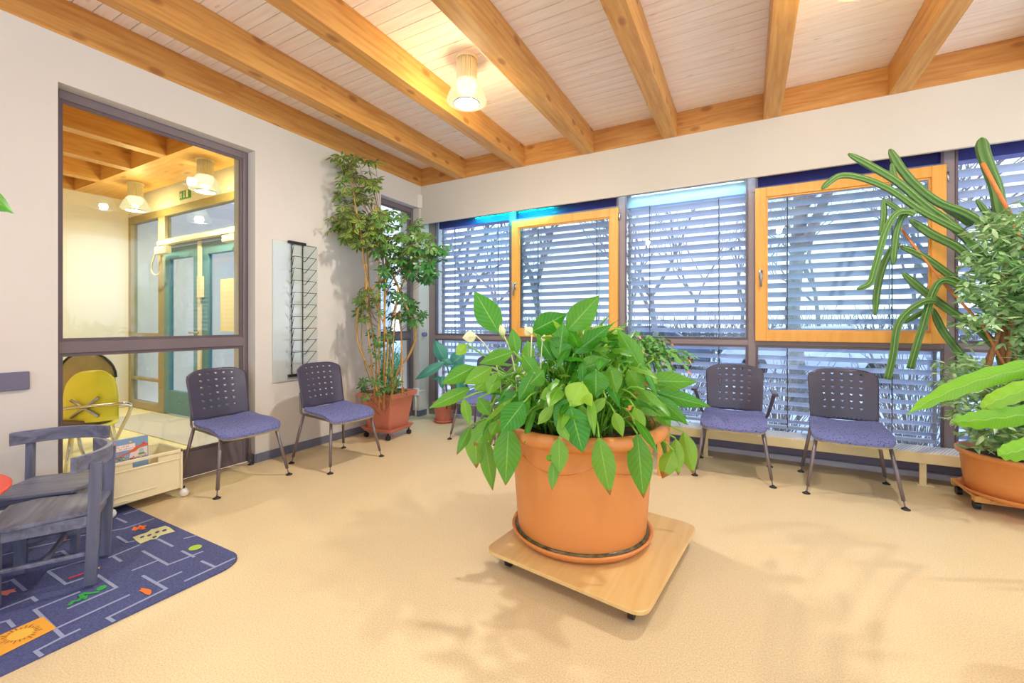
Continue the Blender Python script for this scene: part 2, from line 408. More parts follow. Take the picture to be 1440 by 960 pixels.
# beams
b=MB(); b.box((0.0,-.0,ZB),(XR,.10,ZC)); struct(b.build('trim_1',M['wood_x'],bevel=.003))
b=MB(); b.box((-.06,YB,ZB),(.006,.0,ZC)); struct(b.build('trim_2',M['wood_y'],bevel=.003))
beams=[]
for i,x1 in enumerate((.70,1.515,2.322,3.141,3.984,4.829,5.64,6.45,7.27)):
    lab=['beam nearest the left wall, ending above the corner','second beam from the left wall, left of the glass pendant lamp',
     'third beam from the left wall, right of the glass pendant lamp','fourth beam from the left wall, meeting the wall above the unshaded middle window',
     'beam ending above the gap between the large blind and the right orange sash','beam ending above the right orange window sash','rightmost beam ends outside picture','beam beyond the frame, next to last','beam beyond the frame, last by the right wall'][i]
    b=MB(); b.box((-.065,YB,0),(.065,.0,ZC-ZB))
    o=b.build('ceiling_beam',M['wood_y'],bevel=.003); o.location=(x1-.065,-.001,ZB); tag(o,'honey coloured timber '+lab,'beam','timber ceiling beams')
# baseboards
b=MB(); b.box((0,YB,0),(.014,WL0,.075)); b.box((0,WL1,0),(.014,NL0,.075)); b.box((-.09,WL1-.014,0),(.014,WL1,.075)); b.box((-.09,NL0,0),(.014,NL0+.014,.075))
b.box((0,NL1,0),(.014,.1,.075)); b.box((-.09,NL1-.014,0),(.014,NL1,.075)); struct(b.build('baseboard_left',M['base'],bevel=.003))
# ---- left interior window (to the hall) at X=-.1
def frame_rect(b,a0,a1,z0,z1,w,d0,d1,axis):
    # rectangular frame; axis 'Y' runs along Y at X d0..d1 ; axis 'X' runs along X at Y d0..d1
    def bx(p0,p1,q0,q1):
        if axis=='Y': b.box((d0,p0,q0),(d1,p1,q1))
        else: b.box((p0,d0,q0),(p1,d1,q1))
    bx(a0,a0+w,z0,z1); bx(a1-w,a1,z0,z1); bx(a0+w,a1-w,z0,z0+w); bx(a0+w,a1-w,z1-w,z1)
def window_left(nm,y0,y1,z1,zt0,zt1,zk,muls=()):
    b=MB(); X0,X1=-.17,-.1
    b.box((X0,y0,0),(X1,y0+.03,z1)); b.box((X0,y1-.045,0),(X1,y1,z1)); b.box((X0,y0+.03,z1-.06),(X1,y1-.045,z1)); b.box((X0,y0+.03,zt0),(X1,y1-.045,zt1)); b.box((X0,y0+.03,0),(X1,y1-.045,zk))
    w=struct(b.build(nm,M['frame'],bevel=.003))
    b=MB(); frame_rect(b,y0+.03,y1-.045,zt1,z1-.06,.022,X1-.022,X1-.01,'Y'); frame_rect(b,y0+.03,y1-.045,zk,zt0,.022,X1-.022,X1-.01,'Y'); b.build('glazing_bead',M['frame2'],w)
    b=MB(); b.box((-.138,y0+.03,zt1),(-.132,y1-.045,z1-.06)); b.build('glass_pane',M['glass'],w)
    b=MB(); b.box((-.138,y0+.03,zk),(-.132,y1-.045,zt0)); b.build('glass_pane',M['glass'],w)
    return w
window_left('window_1',WL0,WL1,WT,1.01,1.085,.20)
window_left('window_2',NL0,NL1,2.70,1.01,1.085,.10)
# ---- window wall
struct_bays=[(0,.108),(1.244,1.30),(2.535,2.61),(3.735,3.80),(5.065,5.13),(6.35,6.42),(7.54,7.6)]
ZT0,ZT1=1.002,1.056
b=MB()
for a,c in struct_bays: b.box((a,YW,0),(c,YW+.07,2.62))
w3=struct(b.build('window_3',M['frame_w'],bevel=.004))
b=MB(); b.box((.0,YW+.002,ZT0),(XR,YW+.068,ZT1)); b.build('transom_rail',M['frame_w'],w3,bevel=.003)
b=MB(); b.box((0,YW+.002,0),(XR,YW+.068,.20)); b.build('kick_panel',M['dark'],w3)
b=MB(); b.box((0,YW+.002,2.56),(XR,YW+.068,2.62)); b.build('head_rail',M['frame_w'],w3)
b=MB(); b.box((0.3,YW-.05,0.0),(XR,YW-.002,.045)); struct(b.build('trim_3',M['greystrip'],bevel=.004))
bays=[(.108,1.244),(1.30,2.535),(2.61,3.735),(3.80,5.065),(5.13,6.35),(6.42,7.54)]
for i,(x0,x1) in enumerate(bays):
    bd=MB(); frame_rect(bd,x0,x1,ZT1,2.56,.016,YW-.004,YW+.01,'X'); frame_rect(bd,x0,x1,.20,ZT0,.018,YW-.004,YW+.01,'X')
    bd.build('glazing_bead',M['frame2'],w3)
    g=MB(); g.box((x0,YW+.03,ZT1),(x1,YW+.036,2.56)); g.build('glass_pane',M['glass'],w3)
    g=MB(); g.box((x0,YW+.03,.20),(x1,YW+.036,ZT0)); g.build('glass_pane',M['glass'],w3)
    if i in (1,3):
        b=MB(); b.box((x0-.03,YW-.006,2.40),(x1+.03,YW+.03,2.436)); b.build('sash_head_rail',M['frame_w'],w3,bevel=.002)
# orange opening sashes
def sash(nm,x0,x1,z0,z1,lab,w=.085):
    s=MB(); frame_rect(s,x0,x1,z0,z1,w,YW-.045,YW+.0,'X'); o=struct(s.build(nm,M['sash'],bevel=.004))
    s=MB(); frame_rect(s,x0+w-.004,x1-w+.004,z0+w-.004,z1-w+.004,.018,YW-.03,YW-.006,'X'); s.build('inner_bead',M['sash'],o,bevel=.003)
    s=MB(); g0=(x0+w+.01,YW-.02,z0+w+.01); s.box(g0,(x1-w-.01,YW-.015,z1-w-.01)); s.build('glass_pane',M['glass'],o)
    s=MB(); s.box((x0+.03,YW-.053,1.60),(x0+.058,YW-.045,1.68)); s.tube([(x0+.044,YW-.045,1.66),(x0+.044,YW-.085,1.66),(x0+.044,YW-.09,1.64),(x0+.044,YW-.09,1.53)],.009,8); s.build('window_handle',M['steel'],o,smooth=True)
    for z in (z0+.09,z1-.09):
        s=MB(); s.tube([(x1+.012,YW-.02,z-.035),(x1+.012,YW-.02,z+.035)],.009,8); s.build('hinge',M['steel'],o,smooth=True)
sash('window_4',1.283,2.542,1.05,2.412,'')
sash('window_5',3.794,5.069,1.045,2.42,'')
# blinds, one per bay, outside the glass
names=['left bay beside the tall umbrella plant','bay of the left orange sash','unsashed middle bay','bay of the right orange sash','rightmost bay behind the fig tree','last bay beyond the picture']
for i,(x0,x1) in enumerate(bays):
    cx=(x0+x1)/2; w=x1-x0+.03
    t=thing('venetian_blind','grey lavender exterior slat blind hanging in the '+names[i],'blind',(cx,.33,.2),0,'exterior venetian blinds')
    s=MB(); z=.30; k=0; tl=math.radians(34); ca,sa=math.cos(tl)*.04,math.sin(tl)*.04
    while z<2.47:
        vs=[];n=4
        for q in range(n+1):
            u=-1+2*q/n; bow=.004*(1-u*u)
            for xx in (cx-w/2,cx+w/2): vs.append((xx,.33+u*ca,z-u*sa+bow))
        vs+= [(a[0],a[1],a[2]-.0012) for a in vs]
        m=2*(n+1); fs=[(2*q,2*q+1,2*q+3,2*q+2) for q in range(n)]+[(m+2*q,m+2*q+2,m+2*q+3,m+2*q+1) for q in range(n)]+[(0,m,m+1,1),(2*n,2*n+1,m+2*n+1,m+2*n)]
        s.add(vs,fs); z+=.0835; k+=1
    s.build('slats',M['slat'],t)
    for fx in (.2,.78):
        s=MB(); x=x0+(x1-x0)*fx; s.box((x-.003,.286,.25),(x+.003,.289,2.5)); s.box((x-.003,.370,.25),(x+.003,.373,2.5))
        z=.30
        while z<2.47: s.box((x-.004,.286,z+.016),(x+.004,.294,z+.026)); z+=.0835
        s.build('ladder_cord',M['cord'],t)
    s=MB(); s.box((cx-w/2,.30,.235),(cx+w/2,.36,.26)); s.build('bottom_rail',M['slat'],t)
    for x in (x0+.008,x1-.008):
        s=MB(); s.box((x-.012,.31,.2),(x+.012,.35,2.5))
        for q in range(13): s.box((x-.022,.318,.35+q*.167),(x+.022,.342,.365+q*.167))
        s.build('guide_rail',M['guide'],t)
    s=MB(); s.box((cx-w/2-.01,.27,2.475 if i!=2 else 2.43),(cx+w/2+.01,.40,2.66)); s.build('blind_housing',M['housing_lit' if i==2 else 'housing'],t)
# convector heater along the window wall
t=thing('convector_heater','long low cream convector heater with perforated top under the windows','heater',(4.4,-.11,0))
HX0,HX1=1.5,7.3
s=MB(); s.box((HX0,-.125,.168),(HX1,-.107,.247)); s.build('front_fascia',M['heater'],t,bevel=.004)
def gratem():
    m,nt,bb=newmat('perforated_grille'); bb.inputs['Roughness'].default_value=.4
    v=coords(nt,scale=(48,48,1)); sx=N(nt,'ShaderNodeSeparateXYZ'); L(nt,v,sx.inputs[0])
    a=math_(nt,'FRACT',math_(nt,'ADD',sx.outputs[0],math_(nt,'MULTIPLY',math_(nt,'FLOOR',sx.outputs[1]),.5))); c=math_(nt,'FRACT',sx.outputs[1])
    h=math_(nt,'MULTIPLY',math_(nt,'LESS_THAN',math_(nt,'ABSOLUTE',math_(nt,'SUBTRACT',a,.5)),.22),math_(nt,'LESS_THAN',math_(nt,'ABSOLUTE',math_(nt,'SUBTRACT',c,.5)),.22))
    L(nt,mixc(nt,h,'#ffffff','#8a8694'),bb.inputs['Base Color']); return m
s=MB(); s.box((HX0,-.107,.232),(HX1,.135,.247)); s.build('perforated_top',gratem(),t)
s=MB(); s.box((HX0+.02,-.095,.168),(HX1-.02,.13,.231)); s.build('fin_block',M['dark'],t)
for x in (1.9,3.4,4.875,6.3):
    s=MB(); s.box((x-.02,-.105,.006),(x+.02,-.09,.168)); s.box((x-.035,-.115,0),(x+.06,-.05,.008)); s.build('leg',M['heater'],t,bevel=.002)
# corner bits
b=MB(); b.box((0,-.075,2.69),(.035,-.01,2.865)); o=b.build('motion_sensor',M['white'],bevel=.006); tag(o,'small cream wall box high in the corner under the beams','sensor')
t=thing('power_socket','white surface socket box low on the corner pillar with conduit','socket',(-.02,NL1-.01,.0))
p=at(587,550,Y=NL1)
s=MB(); s.box((p.x-.045,NL1-.045,p.z-.045),(p.x+.045,NL1-.0,p.z+.045)); s.build('socket_box',M['white'],t,bevel=.006)
s=MB(); s.tube([(p.x-.01,NL1-.02,p.z-.04),(p.x-.01,NL1-.02,.0)],.012,8); s.tube([(p.x+.03,NL1-.03,p.z+.01),(.02,NL1-.03,p.z+.012),(.03,.05,p.z+.012)],.005,6); s.build('conduit',M['white'],t,smooth=True)
b=MB(); b.tube([(0.0,.04,1.06),(.05,.04,1.06)],.028,12); o=b.build('blind_crank_bracket',P('violet_bracket','#8d80b8',.4),smooth=True); tag(o,'round violet grey bracket on the corner pillar beside the window transom','bracket')
# wall guard rail at far left
b=MB(); b.box((0,-4.6,.815),(.02,-3.495,.92)); o=b.build('wall_guard_board',P('guard_board_grey','#6f6c84',.5),bevel=.004); tag(o,'dark grey flat board fixed to the left wall left of the hall window','wall guard')
# ------------------------------------------------------------------ hall beyond the left window
YD=-1.52; XH=-4.18
b=MB(); b.box((-4.4,-6.5,-.1),(wt,YD+.1,-.005)); struct(b.build('floor_hall',M['hallfloor']))
b=MB(); b.box((-3.34,-2.16,-.004),(-.55,YD-.04,.004)); o=b.build('entrance_mat',M['mat']); tag(o,'pale grey woven entrance mat on the hall floor before the glass door','mat')
b=MB(); b.box((XH-.15,-6.5,0),(XH,.3,3.3)); struct(b.build('wall_hall_left',M['wall']))
b=MB(); b.box((XH,-6.6,0),(wt,-6.5,3.3)); struct(b.build('wall_hall_back',M['wall']))
b=MB(); b.box((XH,YD,2.74),(wt,YD+.12,3.3)); struct(b.build('wall_hall_front',M['wall']))
b=MB(); b.box((XH,-6.5,3.22),(wt,YD,3.26)); struct(b.build('ceiling_hall',M['hallboards']))
b=MB(); b.box((XH,-2.10,2.98),(wt,-1.60,3.22)); struct(b.build('trim_4',wood('hall_girder_wood',"#e6b264","#d49a4a",0),bevel=.003))
for k,x in enumerate((-4.23,-3.405,-2.563,-1.745,-.93)):
    b=MB(); b.box((x-.065,-6.5,2.98),(x+.065,-2.10,3.22)); tag(b.build('hall_beam',M['wood_y'],bevel=.003),['timber hall beam against the white far wall, leftmost through the window','timber hall beam second from the far white wall','timber hall beam third from the far white wall','largest looking timber hall beam, along the top edge of the pane','timber hall beam above the window head, nearest the hall wall'][k],'beam','hall ceiling beams')
# entrance door wall
b=MB(); Y0,Y1=YD,YD+.08
b.box((-4.18,Y0,0),(-4.10,Y1,2.64)); b.box((-3.29,Y0,0),(-3.12,Y1,2.64)); b.box((-1.32,Y0,0),(-1.22,Y1,2.64)); b.box((-.36,Y0,0),(wt,Y1,2.64)); b.box((-4.18,Y0,2.64),(wt,Y1,2.74))
b.box((-3.12,Y0,2.23),(-1.32,Y1,2.33)); b.box((-1.22,Y0,2.23),(-.36,Y1,2.33)); b.box((-4.10,Y0,1.02),(-3.29,Y1,1.07)); b.box((-4.10,Y0,0),(-3.29,Y1,.10)); b.box((-4.10,Y0+.005,.40),(-3.29,Y1-.01,.44))
w6=struct(b.build('window_6',P('hall_frame_paint','#9c8e68',.5,var='#968862'),bevel=.003))
for (x0,x1,z0,z1) in ((-4.1,-3.29,1.07,2.64),(-4.1,-3.29,.44,1.02),(-4.1,-3.29,.1,.40),(-3.12,-1.32,2.33,2.64),(-1.22,-.36,2.33,2.64),(-1.22,-.36,0.1,2.23)):
    g=MB(); g.box((x0,Y0+.04,z0),(x1,Y0+.046,z1)); g.build('glass_pane',M['glass'],w6)
def hall_door(nm,x0,x1,hx):
    d=MB(); w=.13
    d.box((x0,Y0-.005,.02),(x0+w,Y0+.05,2.20)); d.box((x1-w,Y0-.005,.02),(x1,Y0+.05,2.20)); d.box((x0+w,Y0-.005,2.05),(x1-w,Y0+.05,2.2)); d.box((x0+w,Y0-.005,.02),(x1-w,Y0+.05,.32))
    o=struct(d.build(nm,M['door_teal'],bevel=.004))
    g=MB(); g.box((x0+w,Y0+.02,.32),(x1-w,Y0+.026,2.05)); g.build('glass_pane',M['glass'],o)
    if hx:
        h=MB(); h.tube([(hx,Y0-.005,1.09),(hx,Y0-.06,1.09),(hx-.14,Y0-.06,1.09)],.012,8); h.build('door_handle',M['steel'],o,smooth=True)
        h=MB(); h.box((hx+.02,Y0-.05,1.52),(hx+.10,Y0-.005,1.78)); h.build('lock_case',M['crate'],o,bevel=.004)
    return o
hall_door('door_1',-3.11,-2.24,-2.215)
hall_door('door_2',-2.17,-1.33,None)
b=MB(); b.box((-2.245,Y0-.02,.02),(-2.165,Y0+.0,2.22)); struct(b.build('trim_6',M['door_beige'],bevel=.003))
t=thing('door_closer','cream bar of the automatic door closer above the teal door','door closer',(-2.3,Y0-.05,2.24))
s=MB(); s.box((-3.16,Y0-.07,2.235),(-.40,Y0-.005,2.29)); s.build('rail',M['crate'],t,bevel=.006)
s=MB(); s.box((-3.08,Y0-.13,2.10),(-2.78,Y0-.06,2.20)); s.build('motor_box',M['crate'],t,bevel=.01)
s=MB(); s.box((-1.50,Y0-.13,2.12),(-1.25,Y0-.06,2.20)); s.build('motor_box',M['crate'],t,bevel=.01)
s=MB(); s.tube(smoothpts([(-3.12,Y0-.06,2.26),(-3.25,Y0-.06,2.1),(-3.33,Y0-.06,1.93),(-3.22,Y0-.06,1.85),(-3.05,Y0-.06,1.9),(-3.02,Y0-.08,2.1)]),.008,6); s.build('cable',M['crate'],t,smooth=True)
# paper notice on the door glass
b=MB(); b.box((-1.78,Y0+.005,1.11),(-1.40,Y0+.012,1.73)); o=b.build('paper_notice',M['paper']); tag(o,'blank cream paper sheet stuck on the glass of the right teal door','paper')
# exit sign
t=thing('exit_sign','green emergency exit pictogram sign on the hall wall above the door frame','sign',(-2.57,YD-.012,2.80))
s=MB(); s.box((-2.695,YD-.012,2.79),(-2.44,YD,2.90)); s.build('sign_plate',M['green'],t,bevel=.002)
s=MB(); yy=YD-.014
def sp(pts,w=.009):
    for a,c in zip(pts,pts[1:]): s.beam((a[0],yy,a[1]),(c[0],yy,c[1]),.003,w,up=(0,0,1)) if abs(a[0]-c[0])>abs(a[1]-c[1]) else s.beam((a[0],yy,a[1]),(c[0],yy,c[1]),w,.003,up=(0,1,0))
s.lathe([(0,-.002),(.009,-.002),(.009,.002),(0,.002)],(-2.642,yy,2.885),10)
sp([(-2.645,2.873),(-2.652,2.842)],.014); sp([(-2.652,2.842),(-2.636,2.826),(-2.640,2.803)]); sp([(-2.652,2.842),(-2.664,2.822),(-2.682,2.815)]); sp([(-2.645,2.868),(-2.626,2.852)],.007); sp([(-2.648,2.868),(-2.668,2.862),(-2.674,2.845)],.007)
s.build('running_figure',M['white'],t); s=MB()
sp([(-2.578,2.886),(-2.578,2.82)],.012); sp([(-2.592,2.83),(-2.578,2.808)],.01); sp([(-2.564,2.83),(-2.578,2.808)],.01)
s.build('arrow',M['white'],t)
s=MB(); s.box((-2.525,yy-.001,2.803),(-2.483,yy+.001,2.893)); s.build('door_symbol',M['white'],t)
# ------------------------------------------------------------------ pendant lamps
def make_lamp(label,group):
    t=thing('pendant_lamp',label,'lamp',(0,0,0),0,group)
    s=MB(); s.lathe([(0,0),(.085,0),(.085,-.012),(.078,-.018)],(0,0,0),40); s.build('ceiling_plate',M['lamphouse'],t,smooth=False,local=True)
    s=MB(); s.lathe([(.078,-.015),(.078,-.175),(.0,-.175)],(0,0,0),144,ribs=24,ribd=.18); s.build('housing',M['lamphouse'],t,local=True)
    s=MB(); pr=[(.076,-.172),(.088,-.182),(.108,-.215),(.130,-.262),(.147,-.305),(.152,-.322),(.148,-.334),(.136,-.340),(.097,-.342)]; s.lathe(pr,(0,0,0),40); s.lathe([(r*.97,z) for r,z in pr][::-1],(0,0,0),40); s.build('glass_shade',M['shade'],t,smooth=True,local=True)
    s=MB(); s.lathe([(.098,-.337),(.098,-.348),(.091,-.348),(.091,-.337)],(0,0,0),40); s.build('shade_ring',M['lampring'],t,smooth=True,local=True)
    s=MB(); s.lathe([(.0,-.177),(.05,-.178),(.080,-.192),(.072,-.235),(.055,-.262),(.0,-.266)],(0,0,0),36,ribs=18,ribd=.06); s.build('lamp_bulb',M['bulb'],t,smooth=True,local=True)
    return t
lp=[(1.857,-1.654,ZC,'clear glass bell pendant lamp on the whitewashed ceiling between two beams','room'),(4.25,-1.686,ZC,'glass bell pendant lamp just cut off at the top edge of the picture','room'),
 (6.6,-1.72,ZC,'ceiling lamp off to the right by the window wall',None),(1.9,-4.6,ZC,'ceiling lamp behind the viewer near the left wall',None),(4.25,-4.6,ZC,'ceiling lamp above the viewer',None),(6.6,-4.6,ZC,'ceiling lamp behind the viewer to the right',None),
 (-3.09,-1.84,2.98,'glass bell lamp on the hall girder left of the exit sign','h'),(-1.45,-1.84,2.98,'glass bell lamp on the hall girder right of the exit sign','h'),(-2.5,-4.6,3.22,'ceiling lamp deeper in the hall, out of view',None)]
lamp0=None
def plight(name,loc,e,col,r=.07):
    l=bpy.data.lights.new(name,'POINT'); l.energy=e; l.color=col; l.shadow_soft_size=r; o=bpy.data.objects.new(name,l); COL.objects.link(o); o.location=loc; return o
for i,(x,y,z,lab,g) in enumerate(lp):
    if i==0: lamp0=make_lamp(lab,'glass bell lamps'); t=lamp0
    else: t=copy_tree(lamp0); t['label']=lab
    t.location=(x,y,z)
    hall=x<0
    plight('lamp_light',(x,y,z-.305),(62 if hall else (68 if i==0 else 52 if y>-3 else 30)),((1,.88,.56) if hall else (1,.94,.85)),.05)
# hidden tube lights behind the lintel panel
def tube_light(x0,x1,col,e,lab):
    t=thing('tube_lamp',lab,'lamp',((x0+x1)/2,.06,2.56)); s=MB(); s.box((x0,.04,2.585),(x1,.075,2.61)); s.build('holder',M['white'],t)
    s=MB(); s.tube([(x0+.02,.058,2.572),(x1-.02,.058,2.572)],.012,10); s.build('tube',emis('tube_glow',col,e),t,smooth=True)
tube_light(.62,1.75,'#00e8ff',60,'cyan tube lamp hidden behind the white lintel above the left windows')
tube_light(2.62,3.72,'#bfe6ff',26,'pale tube lamp hidden behind the lintel above the middle window')
# ------------------------------------------------------------------ waiting chairs
def heart_sheet():
    nx,nz=15,15; W,H=.45,.385
    s=MB()
    def mp(u,v):   # u,v in 0..1
        x=(u-.5)*W*(.93+.07*v); z=.462+v*H
        e=abs(2*u-1)
        if v>.6: z-=.045*e**4*((v-.6)/.4)
        if v<.15: z+=.012*e**6
        if v>.8: x*=1-.045*((v-.8)/.2)**2*e
        y=-.215-.075*v-.02*math.sin(v*PI)*0+.035*(e**2)
        return Vector((x,y,z))
    holes={(c,r) for c in (3,5,7,9,11) for r in (3,5,7,9,11,13)}
    hp=[(-.3,.05),(-.22,.26),(0,.17),(.22,.26),(.3,.05),(.17,-.14),(0,-.3),(-.17,-.14)]
    bp=[(-.5,0),(-.5,.5),(0,.5),(.5,.5),(.5,0),(.5,-.5),(0,-.5),(-.5,-.5)]
    vid={}
    def vert(i2,j2):
        k=(i2,j2)
        if k not in vid: vid[k]=len(s.v); s.v.append(mp(i2/(2*nx),j2/(2*nz)))
        return vid[k]
    def face(f):
        s.f.append(f); s.mi.append(0); s.tc.append((0,0,0)); s.uv.append([(.5,.5)]*len(f))
    for j in range(nz):
        for i in range(nx):
            cx,cz=2*i+1,2*j+1
            ring=[vert(cx+int(2*a),cz+int(2*c)) for a,c in bp]
            if (i,j) in holes:
                hv=[]
                for a,c in hp: hv.append(len(s.v)); s.v.append(mp((i+.5+a*1.25)/nx,(j+.5+c*1.05)/nz))
                for k in range(8): face([ring[k],hv[k],hv[(k+1)%8],ring[(k+1)%8]])
            else: face(ring[::-1])
    return s
def make_chair(label,arms=False,group='waiting room chairs'):
    t=thing('waiting_chair',label,'chair',(0,0,0),0,group)
    o=heart_sheet().build('backrest',M['back'],t,smooth=True,solid=.007,local=True)
    W=.47
    def top(u,v,dz=0,k=1):
        e=2*u-1; y=-.20+v*.46
        hw=W/2*(1-.05*(1-v))
        c=max(0,abs(2*v-1)-.72)/.28; x=e*hw*(1-.10*c*c)
        ce=max(0,abs(e)-.75)/.25
        y-= (.035*ce**2 if v>.5 else -.03*ce**2)*(abs(2*v-1)**3)
        z=.448+.018*e*e*(1-v*.6)-.045*max(0,v-.55)**2/.2025+.018*max(0,.3-v)/.3-.006
        return Vector((x*k,y*k if False else y,z+dz))
    s=MB(); nu,nv=14,14
    ftop=lambda u,v: top(u,v,.012*(1-max(abs(2*u-1),abs(2*v-1))**8))
    s.grid(ftop,nu,nv); s.grid(lambda u,v: top(1-u,v,-.018),nu,nv)
    for q in range(nu): 
        for v_ in (0,1):
            a=[ftop(q/nu,v_),ftop((q+1)/nu,v_),top((q+1)/nu,v_,-.018),top(q/nu,v_,-.018)]; s.add(a if v_==1 else a[::-1],[(3,2,1,0)])
    for q in range(nv):
        for u_ in (0,1):
            a=[ftop(u_,q/nv),ftop(u_,(q+1)/nv),top(u_,(q+1)/nv,-.018),top(u_,q/nv,-.018)]; s.add(a if u_==0 else a[::-1],[(3,2,1,0)])
    s.build('seat',M['fabric'],t,smooth=False,local=True)
    s=MB(); s.grid(lambda u,v: top(u,v,-.0185),10,10); s.grid(lambda u,v: top(1-u,v,-.029,.98),10,10)
    for q in range(10):
        for v_ in (0,1): s.add([top(q/10,v_,-.0185),top((q+1)/10,v_,-.0185),top((q+1)/10,v_,-.029,.98),top(q/10,v_,-.029,.98)],[(0,1,2,3)])
        for u_ in (0,1): s.add([top(u_,q/10,-.0185),top(u_,(q+1)/10,-.0185),top(u_,(q+1)/10,-.029,.98),top(u_,q/10,-.029,.98)],[(0,1,2,3)])
    s.build('seat_shell',M['shell'],t,local=True)
    s=MB()
    for sx in (-1,1):
        s.tube([(sx*.195,-.185,.415),(sx*.20,.185,.395)],.009,8)
        s.tube(smoothpts([(sx*.195,-.17,.415),(sx*.195,-.225,.425),(sx*.195,-.235,.50),(sx*.19,-.25,.60)],3),.009,8)
    s.tube([(-.20,.18,.395),(.20,.18,.395)],.009,8); s.tube([(-.195,-.18,.412),(.195,-.18,.412)],.009,8)
    s.build('frame',M['legm'],t,smooth=True,local=True)
    for sx,sy,yt,zt in ((-1,1,.18,.40),(1,1,.18,.40),(-1,-1,-.185,.415),(1,-1,-.185,.415)):
        p0=Vector((sx*.20,yt,zt)); p1=Vector((sx*.266,sy*.258,.0)); q=p0.lerp(p1,.87)
        s=MB(); s.tube([p0,q],[.0125,.0115],10); s.tube([q,p0.lerp(p1,.985)],.0045,6); l=s.build('leg',M['legm'],t,smooth=True,local=True)
        s=MB(); s.lathe([(0,0),(.024,0),(.025,.005),(.012,.012),(.006,.018),(0,.018)],(p1.x,p1.y,0),14); s.build('foot_glide',M['black'],l,smooth=True,local=True)
    if arms:
        for sx in (-1,1):
            s=MB(); s.tube([(sx*.215,-.10,.42),(sx*.245,-.09,.46),(sx*.285,-.03,.63),(sx*.287,-.025,.65)],[.011,.012,.015,.015],8); a=s.build('armrest_support',M['back'],t,smooth=True,local=True)
            s=MB(); s.box((sx*.287-.022,-.12,.648),(sx*.287+.022,.12,.668)); s.build('armrest',M['back'],t,bevel=.009,local=True)
    return t
c0=make_chair('purple grey waiting chair in front of the hall window, nearest the toy crate'); c0.location=(.272,-2.47,0); c0.rotation_euler.z=-PI/2
def chair_copy(src,x,y,rz,lab): 
    c=copy_tree(src); c.location=(x,y,0); c.rotation_euler.z=rz; c['label']=lab; return c
chair_copy(c0,.553,-1.76,-PI/2-.035,'purple grey waiting chair against the left wall below the wire brochure rack')
chair_copy(c0,4.37,-.445,PI-.03,'purple grey armless waiting chair at the windows beside the fig tree')
ca=make_chair('purple grey waiting chair with armrests at the windows, right of the peace lily',True); ca.location=(3.63,-.42,0); ca.rotation_euler.z=PI
chair_copy(ca,1.262,-.465,PI+.06,'waiting chair with armrests partly hidden behind left leaves of the peace lily')
# ------------------------------------------------------------------ mirror + brochure rack
t=thing('wall_mirror','tall narrow frameless mirror on the left wall behind the wire rack','mirror',(0,-1.78,.673))
s=MB(); s.box((.001,-2.006,.673),(.012,-1.554,1.955)); s.build('glass',M['mirror'],t)
t=thing('brochure_rack','black wire brochure rack with ten empty pockets hanging before the mirror','rack',(.02,-1.775,.72))
s=MB(); 
for y in (-1.833,-1.722): s.tube([(.026,y,.72),(.026,y,1.962)],.0045,6)
s.build('upright_wires',M['wire'],t,smooth=True)
for z in (.72,1.955):
    s=MB(); s.box((.012,-1.868,z-.012),(.034,-1.69,z+.012)); s.build('end_bar',M['wire'],t,bevel=.002)
for k in range(10):
    z=1.925-k*.1095
    s=MB()
    pts=[(.024,-1.833,z-.145),(.095,-1.868,z-.0),(.095,-1.868,z),(.095,-1.655,z),(.026,-1.69,z-.145),(.024,-1.722,z-.145)]
    s.tube([(.026,-1.833,z-.13),(.03,-1.845,z-.135),(.115,-1.872,z),(.115,-1.64,z),(.03,-1.70,z-.135),(.026,-1.722,z-.132)],.0032,5); s.tube([(.026,-1.833,z+.0),(.115,-1.872,z)],.003,5)
    s.build('pocket',M['wire'],t)
# ------------------------------------------------------------------ rug
RP=lambda x,y: at(x/4,720+y/4,Z=0)
s=MB()
X0,X1,Ya,Yb=-.02+.06,1.50,-3.085,-5.2
poly=[(X0,Yb),(X1,Yb)]+[(X1-.13+.13*math.cos(a),Ya-.13+.13*math.sin(a)) for a in [k*PI/16 for k in range(9)]]+[(X0,Ya)]
s.prism(poly,.0,.008)
LZ=[.0088]
def line(pts,w=.013):
    pw=[RP(*p) for p in pts]; LZ[0]+=.00002
    for a,c in zip(pw,pw[1:]):
        d=(c-a).normalized(); n=Vector((-d.y,d.x,0))*w/2; e=d*w/2
        s.add([a-n-e,c-n+e,c+n+e,a+n-e],[(0,1,2,3)]); 
        for v in s.v[-4:]: v.z=LZ[0]
        LZ[0]+=.00001
def shape(pts,z=.0101):
    pw=[RP(*p) for p in pts]; s.add([(p.x,p.y,z) for p in pw],[tuple(range(len(pw)))[::-1]])
def ell(cx,cy,rx,ry,z=.0106,ang=0,n=16): shape([(cx+rx*math.cos(a)*math.cos(ang)-ry*math.sin(a)*math.sin(ang),cy+rx*math.cos(a)*math.sin(ang)+ry*math.sin(a)*math.cos(ang)) for a in [-2*PI*k/n for k in range(n)]],z)
s.cm=1
